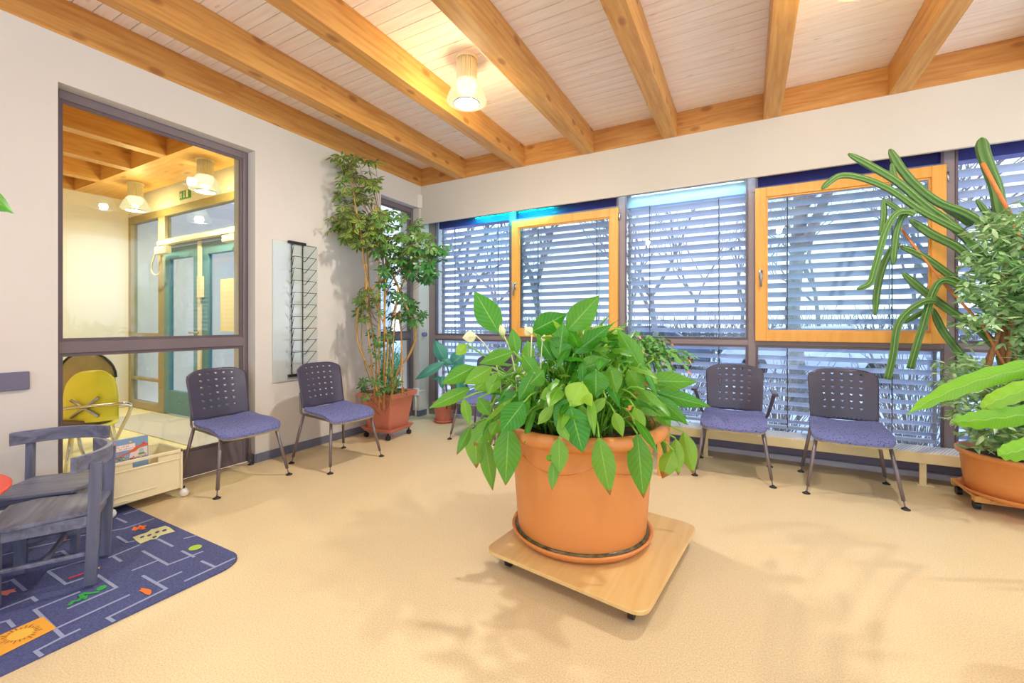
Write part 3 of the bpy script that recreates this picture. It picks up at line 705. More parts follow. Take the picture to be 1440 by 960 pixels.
for l in ([(655,40),(710,65)],[(430,145),(700,100),(860,45)],[(660,145),(715,178),(750,172)],[(890,160),(970,200)],[(1040,155),(1100,140)],[(805,228),(945,305),(1135,232)],[(750,335),(890,280)],[(1025,228),(1090,260)],
 [(1135,285),(1210,318)],[(1045,395),(1315,270)],[(805,368),(935,442),(605,605),(638,624)],[(885,405),(1015,348)],[(640,260),(680,285)],[(620,262),(780,195)],[(275,345),(370,415),(470,380)],[(275,340),(480,280)],[(550,365),(655,435),(390,550)],
 [(195,560),(440,462)],[(195,560),(355,715),(440,675)],[(355,715),(200,795),(232,820)],[(318,665),(720,480)],[(70,390),(140,450)],[(-300,650),(0,560),(180,490),(205,510)],[(-200,690),(45,622),(75,655)],[(150,215),(445,150)],[(320,235),(350,228),(380,250)],[(20,250),(120,225)],[(-60,430),(60,395)],[(700,20),(790,-10)]): line(l)
s.cm=2; shape([(-420,890),(240,600),(318,665),(-330,990)][::-1]) 
s.cm=3; ell(115,702,80,26,.0108,-.33)
s.cm=11
for k in range(22):
    a=2*PI*k/22; r0,r1=1.12,1.12+.5*(.6+.4*math.sin(k*2.1)); c_,s_=math.cos(a),math.sin(a)
    def q(r): 
        x=80*r*c_; y=26*r*s_; return (115+x*math.cos(-.33)-y*math.sin(-.33),702+x*math.sin(-.33)+y*math.cos(-.33))
    line([q(r0),q(r1)],.004)
    for v in s.v[-4:]: v.z=.0112
s.cm=4; shape([(740,112),(752,90),(775,96),(785,80),(800,86),(826,82),(812,98),(825,104),(795,108),(780,104),(762,112)]); shape([(335,155),(352,146),(375,152),(370,165),(345,168)])
s.cm=5; line([(400,380),(480,352)],.016); ell(790,99,10,4)
s.cm=6; line([(395,530),(410,515),(440,508),(465,492),(455,478),(470,470),(510,468),(545,462)],.016); ell(572,438,32,11,.0108,-.35); line([(465,492),(480,498),(485,485)],.012)
s.cm=7; ell(1098,210,40,14,.0108,-.25); 
s.cm=8; shape([(745,150),(775,140),(800,132),(830,122),(850,106),(880,100),(930,85),(955,95),(985,118),(945,128),(900,142),(880,160),(845,165),(790,187),(765,170)])
s.cm=0
for (x,y) in ((800,150),(840,140),(885,122),(925,112),(870,150)): ell(x,y,14,5,.0114,-.35)
s.cm=9; shape([(-20,455),(20,455),(50,448),(90,440),(80,450),(95,458),(60,465),(40,480),(10,478)]); 
s.cm=10; shape([(778,455),(795,445),(792,438),(815,440),(850,448),(852,465),(842,478),(815,472),(800,460)])
s.cm=3; shape([(545,325),(565,318),(558,330)])
o=s.build('play_rug',[M[k] for k in ('rug','r_line','r_yel','r_sun','r_org','r_red','r_green','r_lime','r_cream','r_pink','r_org','r_brown')]); tag(o,'dark blue children rug with maze lines and colourful animals under the small chairs','rug')
# ------------------------------------------------------------------ children's furniture
def kid_chair(label,loc,rz):
    # local: front +y, back -y ; legs: rear posts at y=-.14
    t=thing('child_chair',label,'chair',(0,0,0),0,'small blue wooden chairs')
    hw=.152
    s=MB()
    pts=[(-.13,-.15),(.13,-.15),(.165,.165),(-.165,.165)]
    s.prism([(-.14,-.17),(.14,-.17),(.19,.10),(.15,.185),(-.15,.185),(-.19,.10)],.325,.343); s.build('seat',M['kid'],t,bevel=.004,local=True)
    s=MB()
    s.beam((-hw,-.145,.300),(hw,-.145,.300),.018,.048); s.beam((-hw,.15,.300),(hw,.15,.300),.018,.048)
    for sx in (-1,1): s.beam((sx*hw,-.14,.300),(sx*hw,.15,.300),.018,.048)
    s.build('seat_rail',M['kid'],t,bevel=.002,local=True)
    for sx in (-1,1):
        s=MB(); s.beam((sx*hw,-.145,.012),(sx*hw,-.165,.565),.028,.042,up=(0,1,0)); s.build('leg',M['kidz'],t,bevel=.003,local=True)
        s=MB(); s.beam((sx*hw,.15,.012),(sx*hw,.145,.325),.028,.042,up=(0,1,0)); s.build('leg',M['kidz'],t,bevel=.003,local=True)
        s=MB(); s.beam((sx*hw,-.145,.155),(sx*hw,.15,.155),.018,.018); s.build('stretcher',M['kid'],t,bevel=.004,local=True)
    s=MB(); s.beam((-hw,0,.155),(hw,0,.155),.018,.018); s.build('stretcher',M['kid'],t,bevel=.004,local=True)
    # curved back rail
    n=12; s=MB(); P0=[]
    for k in range(n+1):
        a=-1+2*k/n; P0.append((a*.205,-.185+.085*a*a-.0,0))
    vs=[];th=.022
    for (x,y,_) in P0:
        for (dy,z) in ((-th/2,.535),(th/2,.535),(th/2,.605),(-th/2,.605)): vs.append((x,y+dy,z))
    fs=[(k*4+j,k*4+(j+1)%4,k*4+4+(j+1)%4,k*4+4+j) for k in range(n) for j in range(4)]+[(0,3,2,1),(n*4,n*4+1,n*4+2,n*4+3)]
    s.add(vs,fs); s.build('backrest',M['kid'],t,bevel=.003,local=True)
    t.location=loc; t.rotation_euler.z=rz; return t
ang=math.atan2(-.46,.89)
k1=kid_chair('small worn blue wooden child chair nearest the viewer with its back to the crate',(0,0,.009),0)
# back side between (1.117,-3.567) and (.844,-3.426); front direction (-.46,-.89)
fd=Vector((-.46,-.89,0)); bc=Vector(((1.117+.844)/2,(-3.567-3.426)/2,.009)); k1.location=bc+fd*.145; k1.rotation_euler.z=math.atan2(fd.y,fd.x)-PI/2
k2=copy_tree(k1); k2['label']='small worn blue wooden child chair behind, against the left wall with curved back rail'
fd2=Vector((.80,-.60,0)).normalized(); k2.location=Vector((.46,-3.52,.009)); k2.rotation_euler.z=math.atan2(fd2.y,fd2.x)-PI/2
t=thing('child_table','round red child table top just entering at the left edge','table',(.733,-4.2,.009))
s=MB(); s.lathe([(0,.48),(.46,.48),(.47,.487),(.47,.494),(.462,.50),(0,.50)],(.733,-4.2,0),64); s.build('table_top',M['redtop'],t,smooth=False)
for sx,sy in ((1,1),(1,-1),(-1,1),(-1,-1)):
    s=MB(); s.beam((.733+sx*.22,-4.2+sy*.22,.009),(.733+sx*.20,-4.2+sy*.20,.48),.04,.04); s.build('leg',M['kidz'],t,bevel=.004)
# ------------------------------------------------------------------ toy crate with book
t=thing('toy_crate','cream plastic crate on round white castors standing by the hall window','crate',(.14,-3.04,0))
cx0,cx1,cy0,cy1,z0,z1=-.03,.29,-3.25,-2.835,.062,.335
s=MB(); th=.008
s.box((cx0,cy0,z0),(cx1,cy1,z0+th))
# side facing the room (X+), with a grip slot
s.box((cx1-th,cy0,z0),(cx1,cy1,z1-.055)); s.box((cx1-th,cy0,z1-.055),(cx1,cy0+.14,z1-.012)); s.box((cx1-th,cy1-.14,z1-.055),(cx1,cy1,z1-.012)); s.box((cx1-th,cy0,z1-.018),(cx1+.008,cy1,z1))
s.box((cx0,cy0,z0),(cx0+th,cy1,z1)); s.box((cx0,cy0,z0),(cx1,cy0+th,z1)); s.box((cx0,cy1-th,z0),(cx1,cy1,z1))
s.box((cx0,cy0-.006,z1-.012),(cx1,cy0+.01,z1)); s.box((cx0,cy1-.01,z1-.012),(cx1,cy1+.006,z1)); s.box((cx0-.006,cy0,z1-.012),(cx0+.01,cy1,z1))
for (a,c,d,e) in ((cy0+.012,cy1-.012,z1-.066,z1-.058),(cy0+.012,cy1-.15,z0+.055,z0+.062),(cy0+.012,cy1-.30,z0+.02,z0+.026)): s.box((cx1,a,d),(cx1+.005,c,e))
s.box((cx1-.004,cy0,z0),(cx1+.008,cy0+.014,z1)); s.box((cx1-.004,cy1-.014,z0),(cx1+.008,cy1,z1))
s.build('body',M['crate'],t,bevel=.002)
for (x,y) in ((cx1-.0,cy0+.03),(cx1-.0,cy1+.012),(cx0+.04,cy0+.03),(cx0+.04,cy1-.03)):
    s=MB(); s.lathe([(0.001,-.03),(.013,-.027),(.024,-.018),(.03,0),(.024,.018),(.013,.027),(0.001,.03)],(x,y,.031),18); c_=s.build('castor',M['white'],t,smooth=True)
    s=MB(); s.tube([(x,y-.004,.055),(x,y-.004,.075)],.008,6); s.build('castor_stem',M['black'],c_)
t=thing('picture_book','upright picture book with sky, balloons and red roofs in the toy crate','book',(.15,-3.1,.08))
# cover plane facing room (X+), slight lean
p00=at(152,664,X=.245); 
by0,by1,bz0,bz1=-3.275+.035,-2.99,.10,.452
bx=.205
def BP(u,v,d=0): # u 0..1 along Y, v up
    if d>0: v=.48+.52*v
    return Vector((bx-.02*v+d, by0+(by1-by0)*u, bz0+(bz1-bz0)*v))
s=MB(); s.add([BP(0,0),BP(1,0),BP(1,1),BP(0,1),BP(0,0,-.012),BP(1,0,-.012),BP(1,1,-.012),BP(0,1,-.012)],[(0,1,2,3),(7,6,5,4),(0,4,5,1),(1,5,6,2),(2,6,7,3),(3,7,4,0)]); 
def bpoly(pts,cm,d=.001): s.cm=cm; s.add([BP(u,v,d) for u,v in pts],[tuple(range(len(pts)))])
bpoly([(.05,.60),(.72,.60),(.72,.80),(.05,.80)],1)
rnd=random.Random(5)
for row,(u0,u1,v) in enumerate(((.09,.58,.735),(.14,.66,.655))):
    u=u0
    while u<u1:
        wlen=rnd.uniform(.05,.11); k=0; uu=u
        while uu<u+wlen:
            h=.022 if rnd.random()<.7 else .038; bpoly([(uu,v-.012),(uu+.009,v-.012),(uu+.009,v-.012+h),(uu,v-.012+h)],2,.0015)
            if rnd.random()<.6: bpoly([(uu,v-.012+.008),(uu+.02,v-.012+.008),(uu+.02,v-.012+.016),(uu,v-.012+.016)],2,.0015)
            uu+=.0235
        u+=wlen+.035
def disc(u,v,r,cm,d=.0015,n=12): bpoly([(u+r*.9*math.cos(2*PI*k/n),v+r*math.sin(2*PI*k/n)) for k in range(n)],cm,d)
disc(.30,.90,.035,8); disc(.62,.875,.035,6); disc(.20,.83,.018,2); bpoly([(.28,.855),(.32,.855),(.31,.835),(.29,.835)],5)
bpoly([(.72,.50),(.82,.62),(1,.64),(1,.72),(.86,.72),(.72,.66),(.60,.54),(.50,.48)],3,.0012); bpoly([(.84,.70),(.90,.80),(.96,.70)],4,.0014)
bpoly([(.20,.33),(.42,.40),(.60,.48),(.62,.53),(.40,.45),(.18,.38)],3,.0012)
bpoly([(.58,.30),(.98,.30),(.98,.62),(.84,.60),(.62,.50)],5,.0011); bpoly([(.80,.38),(.90,.38),(.90,.55),(.85,.59),(.80,.55)],9,.0015); bpoly([(.78,.36),(.92,.36),(.92,.42),(.78,.42)],7,.0016)
for k in range(40):
    u=rnd.uniform(.04,.96); v=rnd.uniform(.26,.36 if u>.55 else .34); disc(u,v,rnd.uniform(.012,.03),rnd.choice([3,6,8,2,9,6,5,7]),.0017+k*.00002,8)
for k in range(12): bpoly([(.05+k*.045,.36),(.07+k*.045,.36),(.07+k*.045,.40),(.06+k*.045,.415),(.05+k*.045,.40)],rnd.choice([2,7,9]),.0016)
bpoly([(.36,.52),(.44,.53),(.44,.56),(.38,.56)],3); bpoly([(.20,.46),(.30,.48),(.30,.50),(.20,.49)],6)
s.build('cover',[M[k] for k in ('b_sky','b_label','b_ink','b_roof','b_roofd','b_wall','b_yel','b_grn','b_pink','b_gry')],t)
# ------------------------------------------------------------------ leaves
def leaf(s,base,tip,width,side,arch=0.0,nu=4,nv=9,wave=.0,fold=.25,tint=(0,0,0),shape=1.0,up=None,curl=0):
    base=Vector(base); tip=Vector(tip); ax=tip-base; Ln=ax.length
    if Ln<1e-5: return
    axn=ax/Ln; sd=Vector(side); sd=(sd-axn*sd.dot(axn))
    if sd.length<1e-4: sd=axn.cross(Vector((0,0,1))) 
    if sd.length<1e-4: sd=Vector((1,0,0))
    sd.normalize(); nm=sd.cross(axn).normalized()
    if up is not None and nm.dot(Vector(up))<0: nm=-nm
    ph=random.uniform(0,6); s.t=tint
    def fn(u,v):
        e=2*u-1
        wv=(math.sin(PI*v**(.88*shape)))**1.0*(1-.12*v*v) if 0<v<1 else 0
        w=width/2*wv
        c=base+ax*v+nm*(arch*Ln*4*v*(1-v))
        c=c+sd*(curl*Ln*v*v)
        return c+sd*(e*w)+nm*(-fold*abs(e)*w+wave*width*math.sin(v*17+ph+e*1.2)*abs(e))
    s.grid(lambda u,v: fn(u,v),nu,nv); s.t=(0,0,0)
# ------------------------------------------------------------------ central peace lily
PC=Vector((2.953,-2.185,0)); PZ=.10; K=2.29
FWD=Vector((F2[0],F2[1],0)); RGT=Vector((R2[0],R2[1],0))
# plywood dolly
t=thing('plywood_plant_dolly','square light plywood board on small castors under the big peace lily pot','plant dolly',(3.03,-2.25,0))
c4=[Vector((2.60,-2.60)),Vector((3.345,-2.745)),Vector((3.53,-1.87)),Vector((2.78,-1.73))]
c4=[at(680,771,Z=.10).xy,at(908,866,Z=.10).xy,at(981,738,Z=.10).xy]; c4.append(c4[0]+c4[2]-c4[1])
poly=[]
for i in range(4):
    p=c4[i]; a=(c4[i-1]-p).normalized(); c=(c4[(i+1)%4]-p).normalized(); r=.075
    q0=p+a*r; q1=p+c*r; 
    for k in range(7): tt=k/6; poly.append(tuple(q0*(1-tt)**2+p*2*tt*(1-tt)+q1*tt*tt))
s=MB(); s.prism(poly,.082,.10); s.build('board',M['ply'],t,bevel=.003)
cen=(c4[0]+c4[1]+c4[2]+c4[3])/4
for i in range(4):
    p=c4[i].lerp(cen,.22)
    s=MB(); s.box((p.x-.03,p.y-.03,.074),(p.x+.03,p.y+.03,.082)); s.box((p.x-.022,p.y-.004,.03),(p.x-.016,p.y+.004,.076)); s.box((p.x+.016,p.y-.004,.03),(p.x+.022,p.y+.004,.076)); c_=s.build('castor',M['steel'],t)
    s=MB(); s.tube([(p.x-.012,p.y,.032),(p.x+.012,p.y,.032)],.0315,18); s.build('castor_wheel',M['black'],c_,smooth=False)
t=thing('plant_saucer','large round terracotta saucer with dark seam ring under the central pot','saucer',(PC.x,PC.y,PZ))
s=MB(); s.lathe([(0,0),(.30,0),(.335,.012),(.365,.045),(.362,.052),(.352,.05),(.33,.022),(0,.018)],(PC.x,PC.y,PZ),64); s.build('dish',M['terra'],t,smooth=True)
t=thing('potted_peace_lily','big central terracotta pot overflowing with drooping peace lily leaves and cream flowers','potted plant',(PC.x,PC.y,PZ+.018))
s=MB(); pz=PZ+.02
prof=[(0,0),(.315,0),(.328,.01),(.332,.03),(.345,.20),(.352,.30),(.3555,.315),(.3545,.325),(.358,.40),(.3625,.41),(.3615,.42),(.366,.485),(.375,.50),(.40,.512),(.428,.525),(.438,.545),(.436,.565),(.425,.578),(.405,.582),(.385,.575),(.365,.55),(.358,.50)]
s.lathe([(r,z) for r,z in prof],(PC.x,PC.y,pz),72); 
for k in range(6): # swag relief lines
    a0=-PI/2-YAW*0+k*PI/3
    pts=[]
    for j in range(13):
        a=a0+(j/12-.5)*PI/3; zz=.44-.055*(1-(2*j/12-1)**2); r=.3605+(zz-.40)*.05
        pts.append((PC.x+r*math.cos(a),PC.y+r*math.sin(a),pz+zz))
    s.tube(pts,.004,6)
s.build('pot',M['terra'],t,smooth=True)
s=MB(); s.lathe([(.338,.028),(.346,.030),(.347,.040),(.334,.046)],(PC.x,PC.y,pz-.01),64); s.build('seam_ring',M['seam'],t,smooth=True)  # dark ring drawn along the seam between pot and saucer
s=MB(); s.lathe([(0,.53),(.2,.528),(.36,.515),(.36,.50)],(PC.x,PC.y,pz),40); s.build('soil',M['soil'],t)
RZ=pz+.52
def root(r=.2):
    a=random.uniform(0,2*PI); q=r*math.sqrt(random.random()); return Vector((PC.x+q*math.cos(a),PC.y+q*math.sin(a),RZ-.01))
fol=MB(); pet=MB()
def petiole(b,r0=.0045,rt=None,lift=None):
    q=rt or root(.17); b=Vector(b); q.xy=q.xy.lerp(b.xy,.25) if (b.xy-PC.xy).length<.3 else PC.xy+(b.xy-PC.xy).normalized()*.16+Vector((random.uniform(-.05,.05),random.uniform(-.05,.05)))
    up=lift if lift is not None else .6
    m=Vector((q.x*.55+b.x*.45,q.y*.55+b.y*.45,max(q.z,b.z)+.04+up*.12*(1 if b.z<RZ+.25 else .2)))
    if b.z>RZ+.3: m=Vector((q.x*.75+b.x*.25,q.y*.75+b.y*.25,(q.z+b.z)/2+.05))
    pet.tube(bez(q,m,b,8),[r0*1.2]*4+[r0]*5,5)
def hero(pts,w,D=None,tint=(0,0,0),Dt=None,side=None,arch=0,tip_b=0,shape=1.0,curl=0,pm=True,wave=.025):
    (bx_,by_),(tx,ty)=pts
    def dep(x):
        l=(x-819)/607*2.25; return 2.29-math.sqrt(max(0,.50**2-l*l))
    Db=D if D is not None else dep(bx_); Dt=Dt if Dt is not None else (Db if D is not None else Db-.03)
    b_=at(bx_,by_,D=Db); t_=at(tx,ty,D=Dt)
    ww=w/607*Db
    sd=side or RGT
    view=(b_-CAM).normalized(); axn=(t_-b_).normalized(); sd=axn.cross(view)
    if sd.length<.2: sd=RGT
    sd.normalize()
    leaf(fol,b_,t_,ww,sd,arch=arch,nu=6,nv=14,wave=wave,fold=.28,tint=(tint[0]+random.uniform(-.05,.12) if tint[0]<.9 else .9,0,tint[2] if len(tint)>2 else 0),shape=shape,up=-view,curl=curl)
    if pm: petiole(b_)
G=(0.05,0,0); Y_=(.55,0,0); YY=(.95,0,0); B_=(.3,0,.6); BB=(.6,0,1)
H=[(((702,468),(667,409)),34,2.15,G),(((748,466),(797,441)),30,2.2,G),(((797,466),(843,415)),34,2.1,(.2,0,0)),(((807,497),(860,456)),24,2.05,G),(((786,508),(792,452)),28,2.05,G),(((727,498),(720,461)),17,2.1,G),
 (((722,494),(674,511)),20,2.0,(.2,0,0)),(((668,515),(620,540)),22,2.1,(.2,0,.2)),(((692,516),(652,540)),22,2.05,(.35,0,0)),(((662,545),(603,574)),18,2.15,(.2,0,.2)),(((656,484),(641,499)),15,2.2,(.7,0,.0)),
 (((905,522),(868,462)),25,2.1,(.15,0,0)),(((906,535),(981,537)),26,2.1,(.15,0,0)),(((922,551),(1000,572)),20,2.1,(.1,0,0)),(((918,534),(950,548)),18,2.12,YY),(((910,530),(873,547)),20,2.05,G),(((826,501),(857,490)),18,2.1,(.3,0,0)),
 (((819,537),(803,573)),34,1.82,YY),(((779,507),(755,470)),20,2.1,G),(((744,510),(742,478)),17,2.1,(.3,0,0)),(((735,500),(758,530)),20,2.0,(.2,0,0)),(((700,525),(686,555)),20,2.05,(.3,0,0)),
 (((715,599),(711,683)),36,None,(.08,0,.35)),(((681,615),(693,690)),21,None,(.35,0,.4)),(((662,598),(642,640)),13,None,(.25,0,.6)),(((668,600),(670,659)),27,None,(.35,0,.6)),(((695,589),(666,627)),25,None,(.2,0,.6)),
 (((737,565),(704,608)),34,None,(.0,0,0)),(((727,550),(704,590)),30,2.05,(.0,0,0)),(((751,524),(729,565)),20,1.95,(.0,0,0)),(((786,616),(787,666)),24,None,(.3,0,.3)),(((780,645),(776,690)),14,None,(.15,0,.5)),
 (((802,571),(820,637)),38,None,(.0,0,0)),(((842,614),(858,697)),30,None,(.2,0,.55)),(((896,609),(905,701)),32,None,(.2,0,.5)),(((950,616),(954,669)),18,None,(.45,0,.5)),(((961,607),(975,667)),23,None,(.45,0,.5)),(((947,633),(931,673)),23,None,(.5,0,1)),
 (((892,572),(906,609)),17,1.88,(.5,0,0)),(((864,579),(876,614)),16,1.85,(.55,0,0)),(((852,559),(827,584)),14,1.85,(.55,0,0)),(((818,569),(820,603)),18,1.84,(.5,0,.4)),(((924,556),(968,598)),18,2.05,(.1,0,.2)),(((924,559),(897,580)),34,1.98,(.35,0,0)),
 (((925,575),(943,600)),20,2.05,(.2,0,0)),(((760,560),(792,545)),20,1.88,(.45,0,0)),(((757,596),(779,568)),14,1.85,(.5,0,0)),(((800,560),(780,600)),22,1.84,(.05,0,0)),(((838,520),(838,560)),34,1.9,(.0,0,0)),(((868,500),(900,485)),24,2.3,G),
 (((700,592),(690,612)),16,None,(.3,0,.4)),(((652,560),(660,598)),14,2.1,(.3,0,.3)),(((672,560),(690,585)),18,2.1,(.25,0,.5)),(((668,548),(690,530)),18,2.1,(.4,0,.7)),(((745,540),(765,520)),26,1.95,(.15,0,0)),(((812,520),(858,505)),26,2.0,(.1,0,0)),(((858,515),(868,553)),24,1.95,(.25,0,0)),(((884,520),(905,555)),24,2.0,(.3,0,0)),(((740,585),(733,560)),16,1.95,(.2,0,0)),
 (((778,648),(768,640)),8,None,(.2,0,0)),(((785,590),(800,620)),16,None,(.4,0,0))]
for pts,w,D,ti in H: hero(pts,w*1.12,D,ti)
rl=random.Random(21)
for k in range(300): # filler leaves, 3-D around the crown
    a=rl.uniform(0,2*PI); r=rl.uniform(.02,.46)**1; h=rl.uniform(.10,.50)*(1-.55*(r/.47)**2)+.06
    b_=Vector((PC.x+r*math.cos(a),PC.y+r*math.sin(a),RZ+h))
    out=Vector((math.cos(a),math.sin(a),0)); Ln=rl.uniform(.11,.20); dz=rl.uniform(-.9,.9) if r<.25 else rl.uniform(-1.4,.1)
    d=(out*rl.uniform(.4,1)+Vector((rl.uniform(-.5,.5),rl.uniform(-.5,.5),dz))).normalized()
    t_=b_+d*Ln; t_.z=max(t_.z,RZ-.1)
    sd=Vector((-math.sin(a),math.cos(a),rl.uniform(-.5,.5)))
    leaf(fol,b_,t_,rl.uniform(.04,.075),sd,arch=.08,nu=4,nv=9,wave=.03,fold=.3,tint=(rl.choice([0,.1,.3,.7])*rl.uniform(.5,1.1),0,rl.choice([0,0,.3])),up=(0,0,1)); 
    if k%2==0: petiole(b_)
for k in range(60): # leaves hanging over the rim away from the viewer
    a=rl.uniform(0,2*PI); 
    out=Vector((math.cos(a),math.sin(a),0))
    if out.dot(FWD)<.15: continue
    b_=PC+out*rl.uniform(.42,.52)+Vector((0,0,RZ+rl.uniform(-.02,.12))); t_=b_+out*.05+Vector((0,0,-rl.uniform(.12,.24)))
    leaf(fol,b_,t_,.07,Vector((-out.y,out.x,0)),arch=.05,nu=4,nv=9,tint=(rl.uniform(0,.5),0,.4),up=out); petiole(b_)
for k in range(170): # dense petioles at the base
    q=root(.24); a=rl.uniform(0,2*PI); o_=Vector((math.cos(a),math.sin(a),0))*rl.uniform(.05,.28); e=Vector((q.x,q.y,0))+o_+Vector((0,0,RZ+rl.uniform(.08,.36)))
    pet.tube(bez(q,q.lerp(e,.5)+Vector((0,0,.06)),e,5),.0035,4)
s=fol.build('foliage',M['lily'],t,smooth=True); pet.build('leaf_stalks',M['petiole'],t,smooth=True)
for (bx_,by_,tx,ty,w,D,qx,qy) in ((670,472,650,475,14,2.15,705,500),(709,472,703,456,8,2.15,727,505),(748,470,738,460,12,2.1,746,500),(763,480,766,470,6,2.1,760,500)):
    s=MB(); b_=at(bx_,by_,D=D); t_=at(tx,ty,D=D); v=(b_-CAM).normalized(); sd=(t_-b_).cross(v); leaf(s,b_,t_,w/607*D*1.2,sd,arch=.15,nu=6,nv=10,fold=.5,tint=(0,0,0),up=-v)
    s.tube(bez(at(qx,qy+60,D=D),at(qx,qy,D=D),b_,6),.003,5); s.tube([b_,b_.lerp(t_,.55)-v*.012],.005,6)
    s.build('flower',M['spathe'],t,smooth=True)
# ------------------------------------------------------------------ umbrella plant in the corner
def dmax(x,dd): return min(dd,(CAM.x-.07)/max(.05,(.8788*(720-x)/607+.4772)))
t=thing('planter_tray','square terracotta tray on black castors under the tall corner plant','planter tray',(.33,-.95,0))
bc=Vector((.335,-.93)); rot=.08
def rb(s,hx,hy,z0,z1,hx2=None,hy2=None,c=bc,r=rot):
    hx2=hx2 or hx; hy2=hy2 or hy
    def q(x,y): return (c.x+x*math.cos(r)-y*math.sin(r),c.y+x*math.sin(r)+y*math.cos(r))
    vs=[(*q(sx*hx,sy*hy),z0) for sx,sy in ((-1,-1),(1,-1),(1,1),(-1,1))]+[(*q(sx*hx2,sy*hy2),z1) for sx,sy in ((-1,-1),(1,-1),(1,1),(-1,1))]
    s.add(vs,[(0,3,2,1),(4,5,6,7),(0,1,5,4),(1,2,6,5),(2,3,7,6),(3,0,4,7)])
def rbo(s,layers,c=bc,r=rot,close=True):
    def q(x,y): return (c.x+x*math.cos(r)-y*math.sin(r),c.y+x*math.sin(r)+y*math.cos(r))
    vs=[];m=None
    for hx,hy,z in layers:
        cr=.02; ring=[]
        for sx,sy,a0 in ((1,1,0),(-1,1,1),(-1,-1,2),(1,-1,3)):
            for k in range(4):
                a=(a0+k/3)*PI/2; ring.append((*q(sx*(hx-cr)+cr*math.cos(a),sy*(hy-cr)+cr*math.sin(a)),z))
        vs+=ring; m=len(ring)
    fs=[(i*m+k,i*m+(k+1)%m,(i+1)*m+(k+1)%m,(i+1)*m+k) for i in range(len(layers)-1) for k in range(m)]
    fs.append(tuple(range(m))[::-1]); 
    if close: fs.append(tuple((len(layers)-1)*m+k for k in range(m)))
    s.add(vs,fs)
s=MB(); rbo(s,[(.17,.17,.07),(.20,.20,.115),(.195,.195,.115),(.165,.165,.078)]); s.build('tray',M['terra_tinted'],t)
for sx in (-1,1):
    for sy in (-1,1):
        x,y=bc.x+sx*.155,bc.y+sy*.155; s=MB(); s.tube([(x-.014,y,.025),(x+.014,y,.025)],.0255,14); s.box((x-.006,y-.006,.04),(x+.006,y+.006,.07)); s.build('castor',M['black'],t)
t=thing('potted_umbrella_plant','very tall staked umbrella plant in a square terracotta planter in the room corner','potted plant',(bc.x,bc.y,.08))
s=MB(); rbo(s,[(.142,.142,.079),(.15,.15,.10),(.195,.195,.42),(.225,.225,.43),(.227,.227,.475),(.215,.215,.48),(.208,.208,.45),(.19,.19,.42)]); s.build('planter',M['terra_tinted'],t)
s=MB(); rb(s,.195,.195,.42,.435); s.build('soil',M['soil'],t)
st=MB()
def stem(px,r,D=4.35,k=4): st.tube(smoothpts([at(x,y,D=dmax(x,D)) for x,y in px],k),r,6)
for px,r,D in (([(541,560),(540,500),(541,420),(538,360),(530,310)],.011,4.35),([(536,565),(520,520),(503,480),(505,430),(530,400),(548,385)],.010,4.3),([(548,565),(560,520),(575,500),(585,470),(575,440),(563,410),(545,370),(532,330),(528,290)],.012,4.35),
 ([(530,562),(528,500),(520,440),(518,390),(516,350)],.009,4.4),([(552,562),(548,480),(556,430),(570,390),(590,360)],.008,4.4),([(540,560),(545,480),(530,430),(515,390),(508,330),(500,290),(495,250)],.009,4.3),([(534,560),(515,520),(508,470),(512,420),(515,380)],.006,4.35),([(545,560),(552,500),(540,450),(548,400),(580,365),(612,370)],.006,4.4),([(546,560),(560,540),(565,480),(560,440)],.007,4.45)):
    stem(px,r,D)
st.build('stems',M['stem_tan'],t,smooth=True)
st=MB()
for px in ([(533,575),(533,470),(532,330)],[(540,575),(541,450),(543,330)],[(551,570),(553,480),(560,400)],[(528,565),(517,460),(514,370)],[(566,560),(566,520),(563,440)]): stem(px,.007,4.3,1)
st.build('support_canes',M['cane'],t,smooth=True)
fo=MB(); tw=MB(); rs=random.Random(11)
def cluster(c,r,var,n=7,down=.3,wmul=.34):
    nrm=Vector((rs.uniform(-.5,.5)+.3,rs.uniform(-.9,-.1),rs.uniform(.2,1))).normalized()
    a=nrm.orthogonal().normalized(); b_=nrm.cross(a); n=rs.randint(5,8); p0=rs.uniform(0,6)
    for k in range(n):
        th=p0+2*PI*k/n*.92; d=(a*math.cos(th)+b_*math.sin(th)); d=(d-nrm*.15+Vector((0,0,-down))).normalized()
        q=c+d*r*.18; e=c+d*r*rs.uniform(.8,1.1)
        for p in (q,e):
            if p.x<.02: p.x=.02+rs.uniform(0,.01)
        leaf(fo,q,e,r*wmul,d.cross(nrm),arch=.06,nu=2,nv=5,fold=.2,tint=(rs.uniform(0,.35)*var,var*rs.uniform(.2,1),0),up=nrm)
        tw.tube([c,q],.0015,3,cap=False)
def area(pts,n,r,var,D=4.35,dj=.25,down=.3):
    xs=[p[0] for p in pts]; ys=[p[1] for p in pts]
    def inside(x,y):
        c=False; j=len(pts)-1
        for i in range(len(pts)):
            if (pts[i][1]>y)!=(pts[j][1]>y) and x<(pts[j][0]-pts[i][0])*(y-pts[i][1])/(pts[j][1]-pts[i][1])+pts[i][0]: c=not c
            j=i
        return c
    k=0
    while k<n:
        x,y=rs.uniform(min(xs),max(xs)),rs.uniform(min(ys),max(ys))
        if inside(x,y):
            c=at(x,y,D=dmax(x,D+rs.uniform(-dj,dj))); cluster(c,r*rs.uniform(.8,1.2),var,down=down); k+=1
            m=at(540 if y<430 else 540,max(y+35,330),D=dmax(540,D)); 
            if rs.random()<.5: tw.tube(bez(c,c.lerp(m,.4)+Vector((0,0,-.04)),c.lerp(m,.75),4),.002,3,cap=False)
area([(466,212),(500,220),(528,225),(528,250),(545,300),(530,335),(490,330),(478,290),(468,250)],80,.098,1)
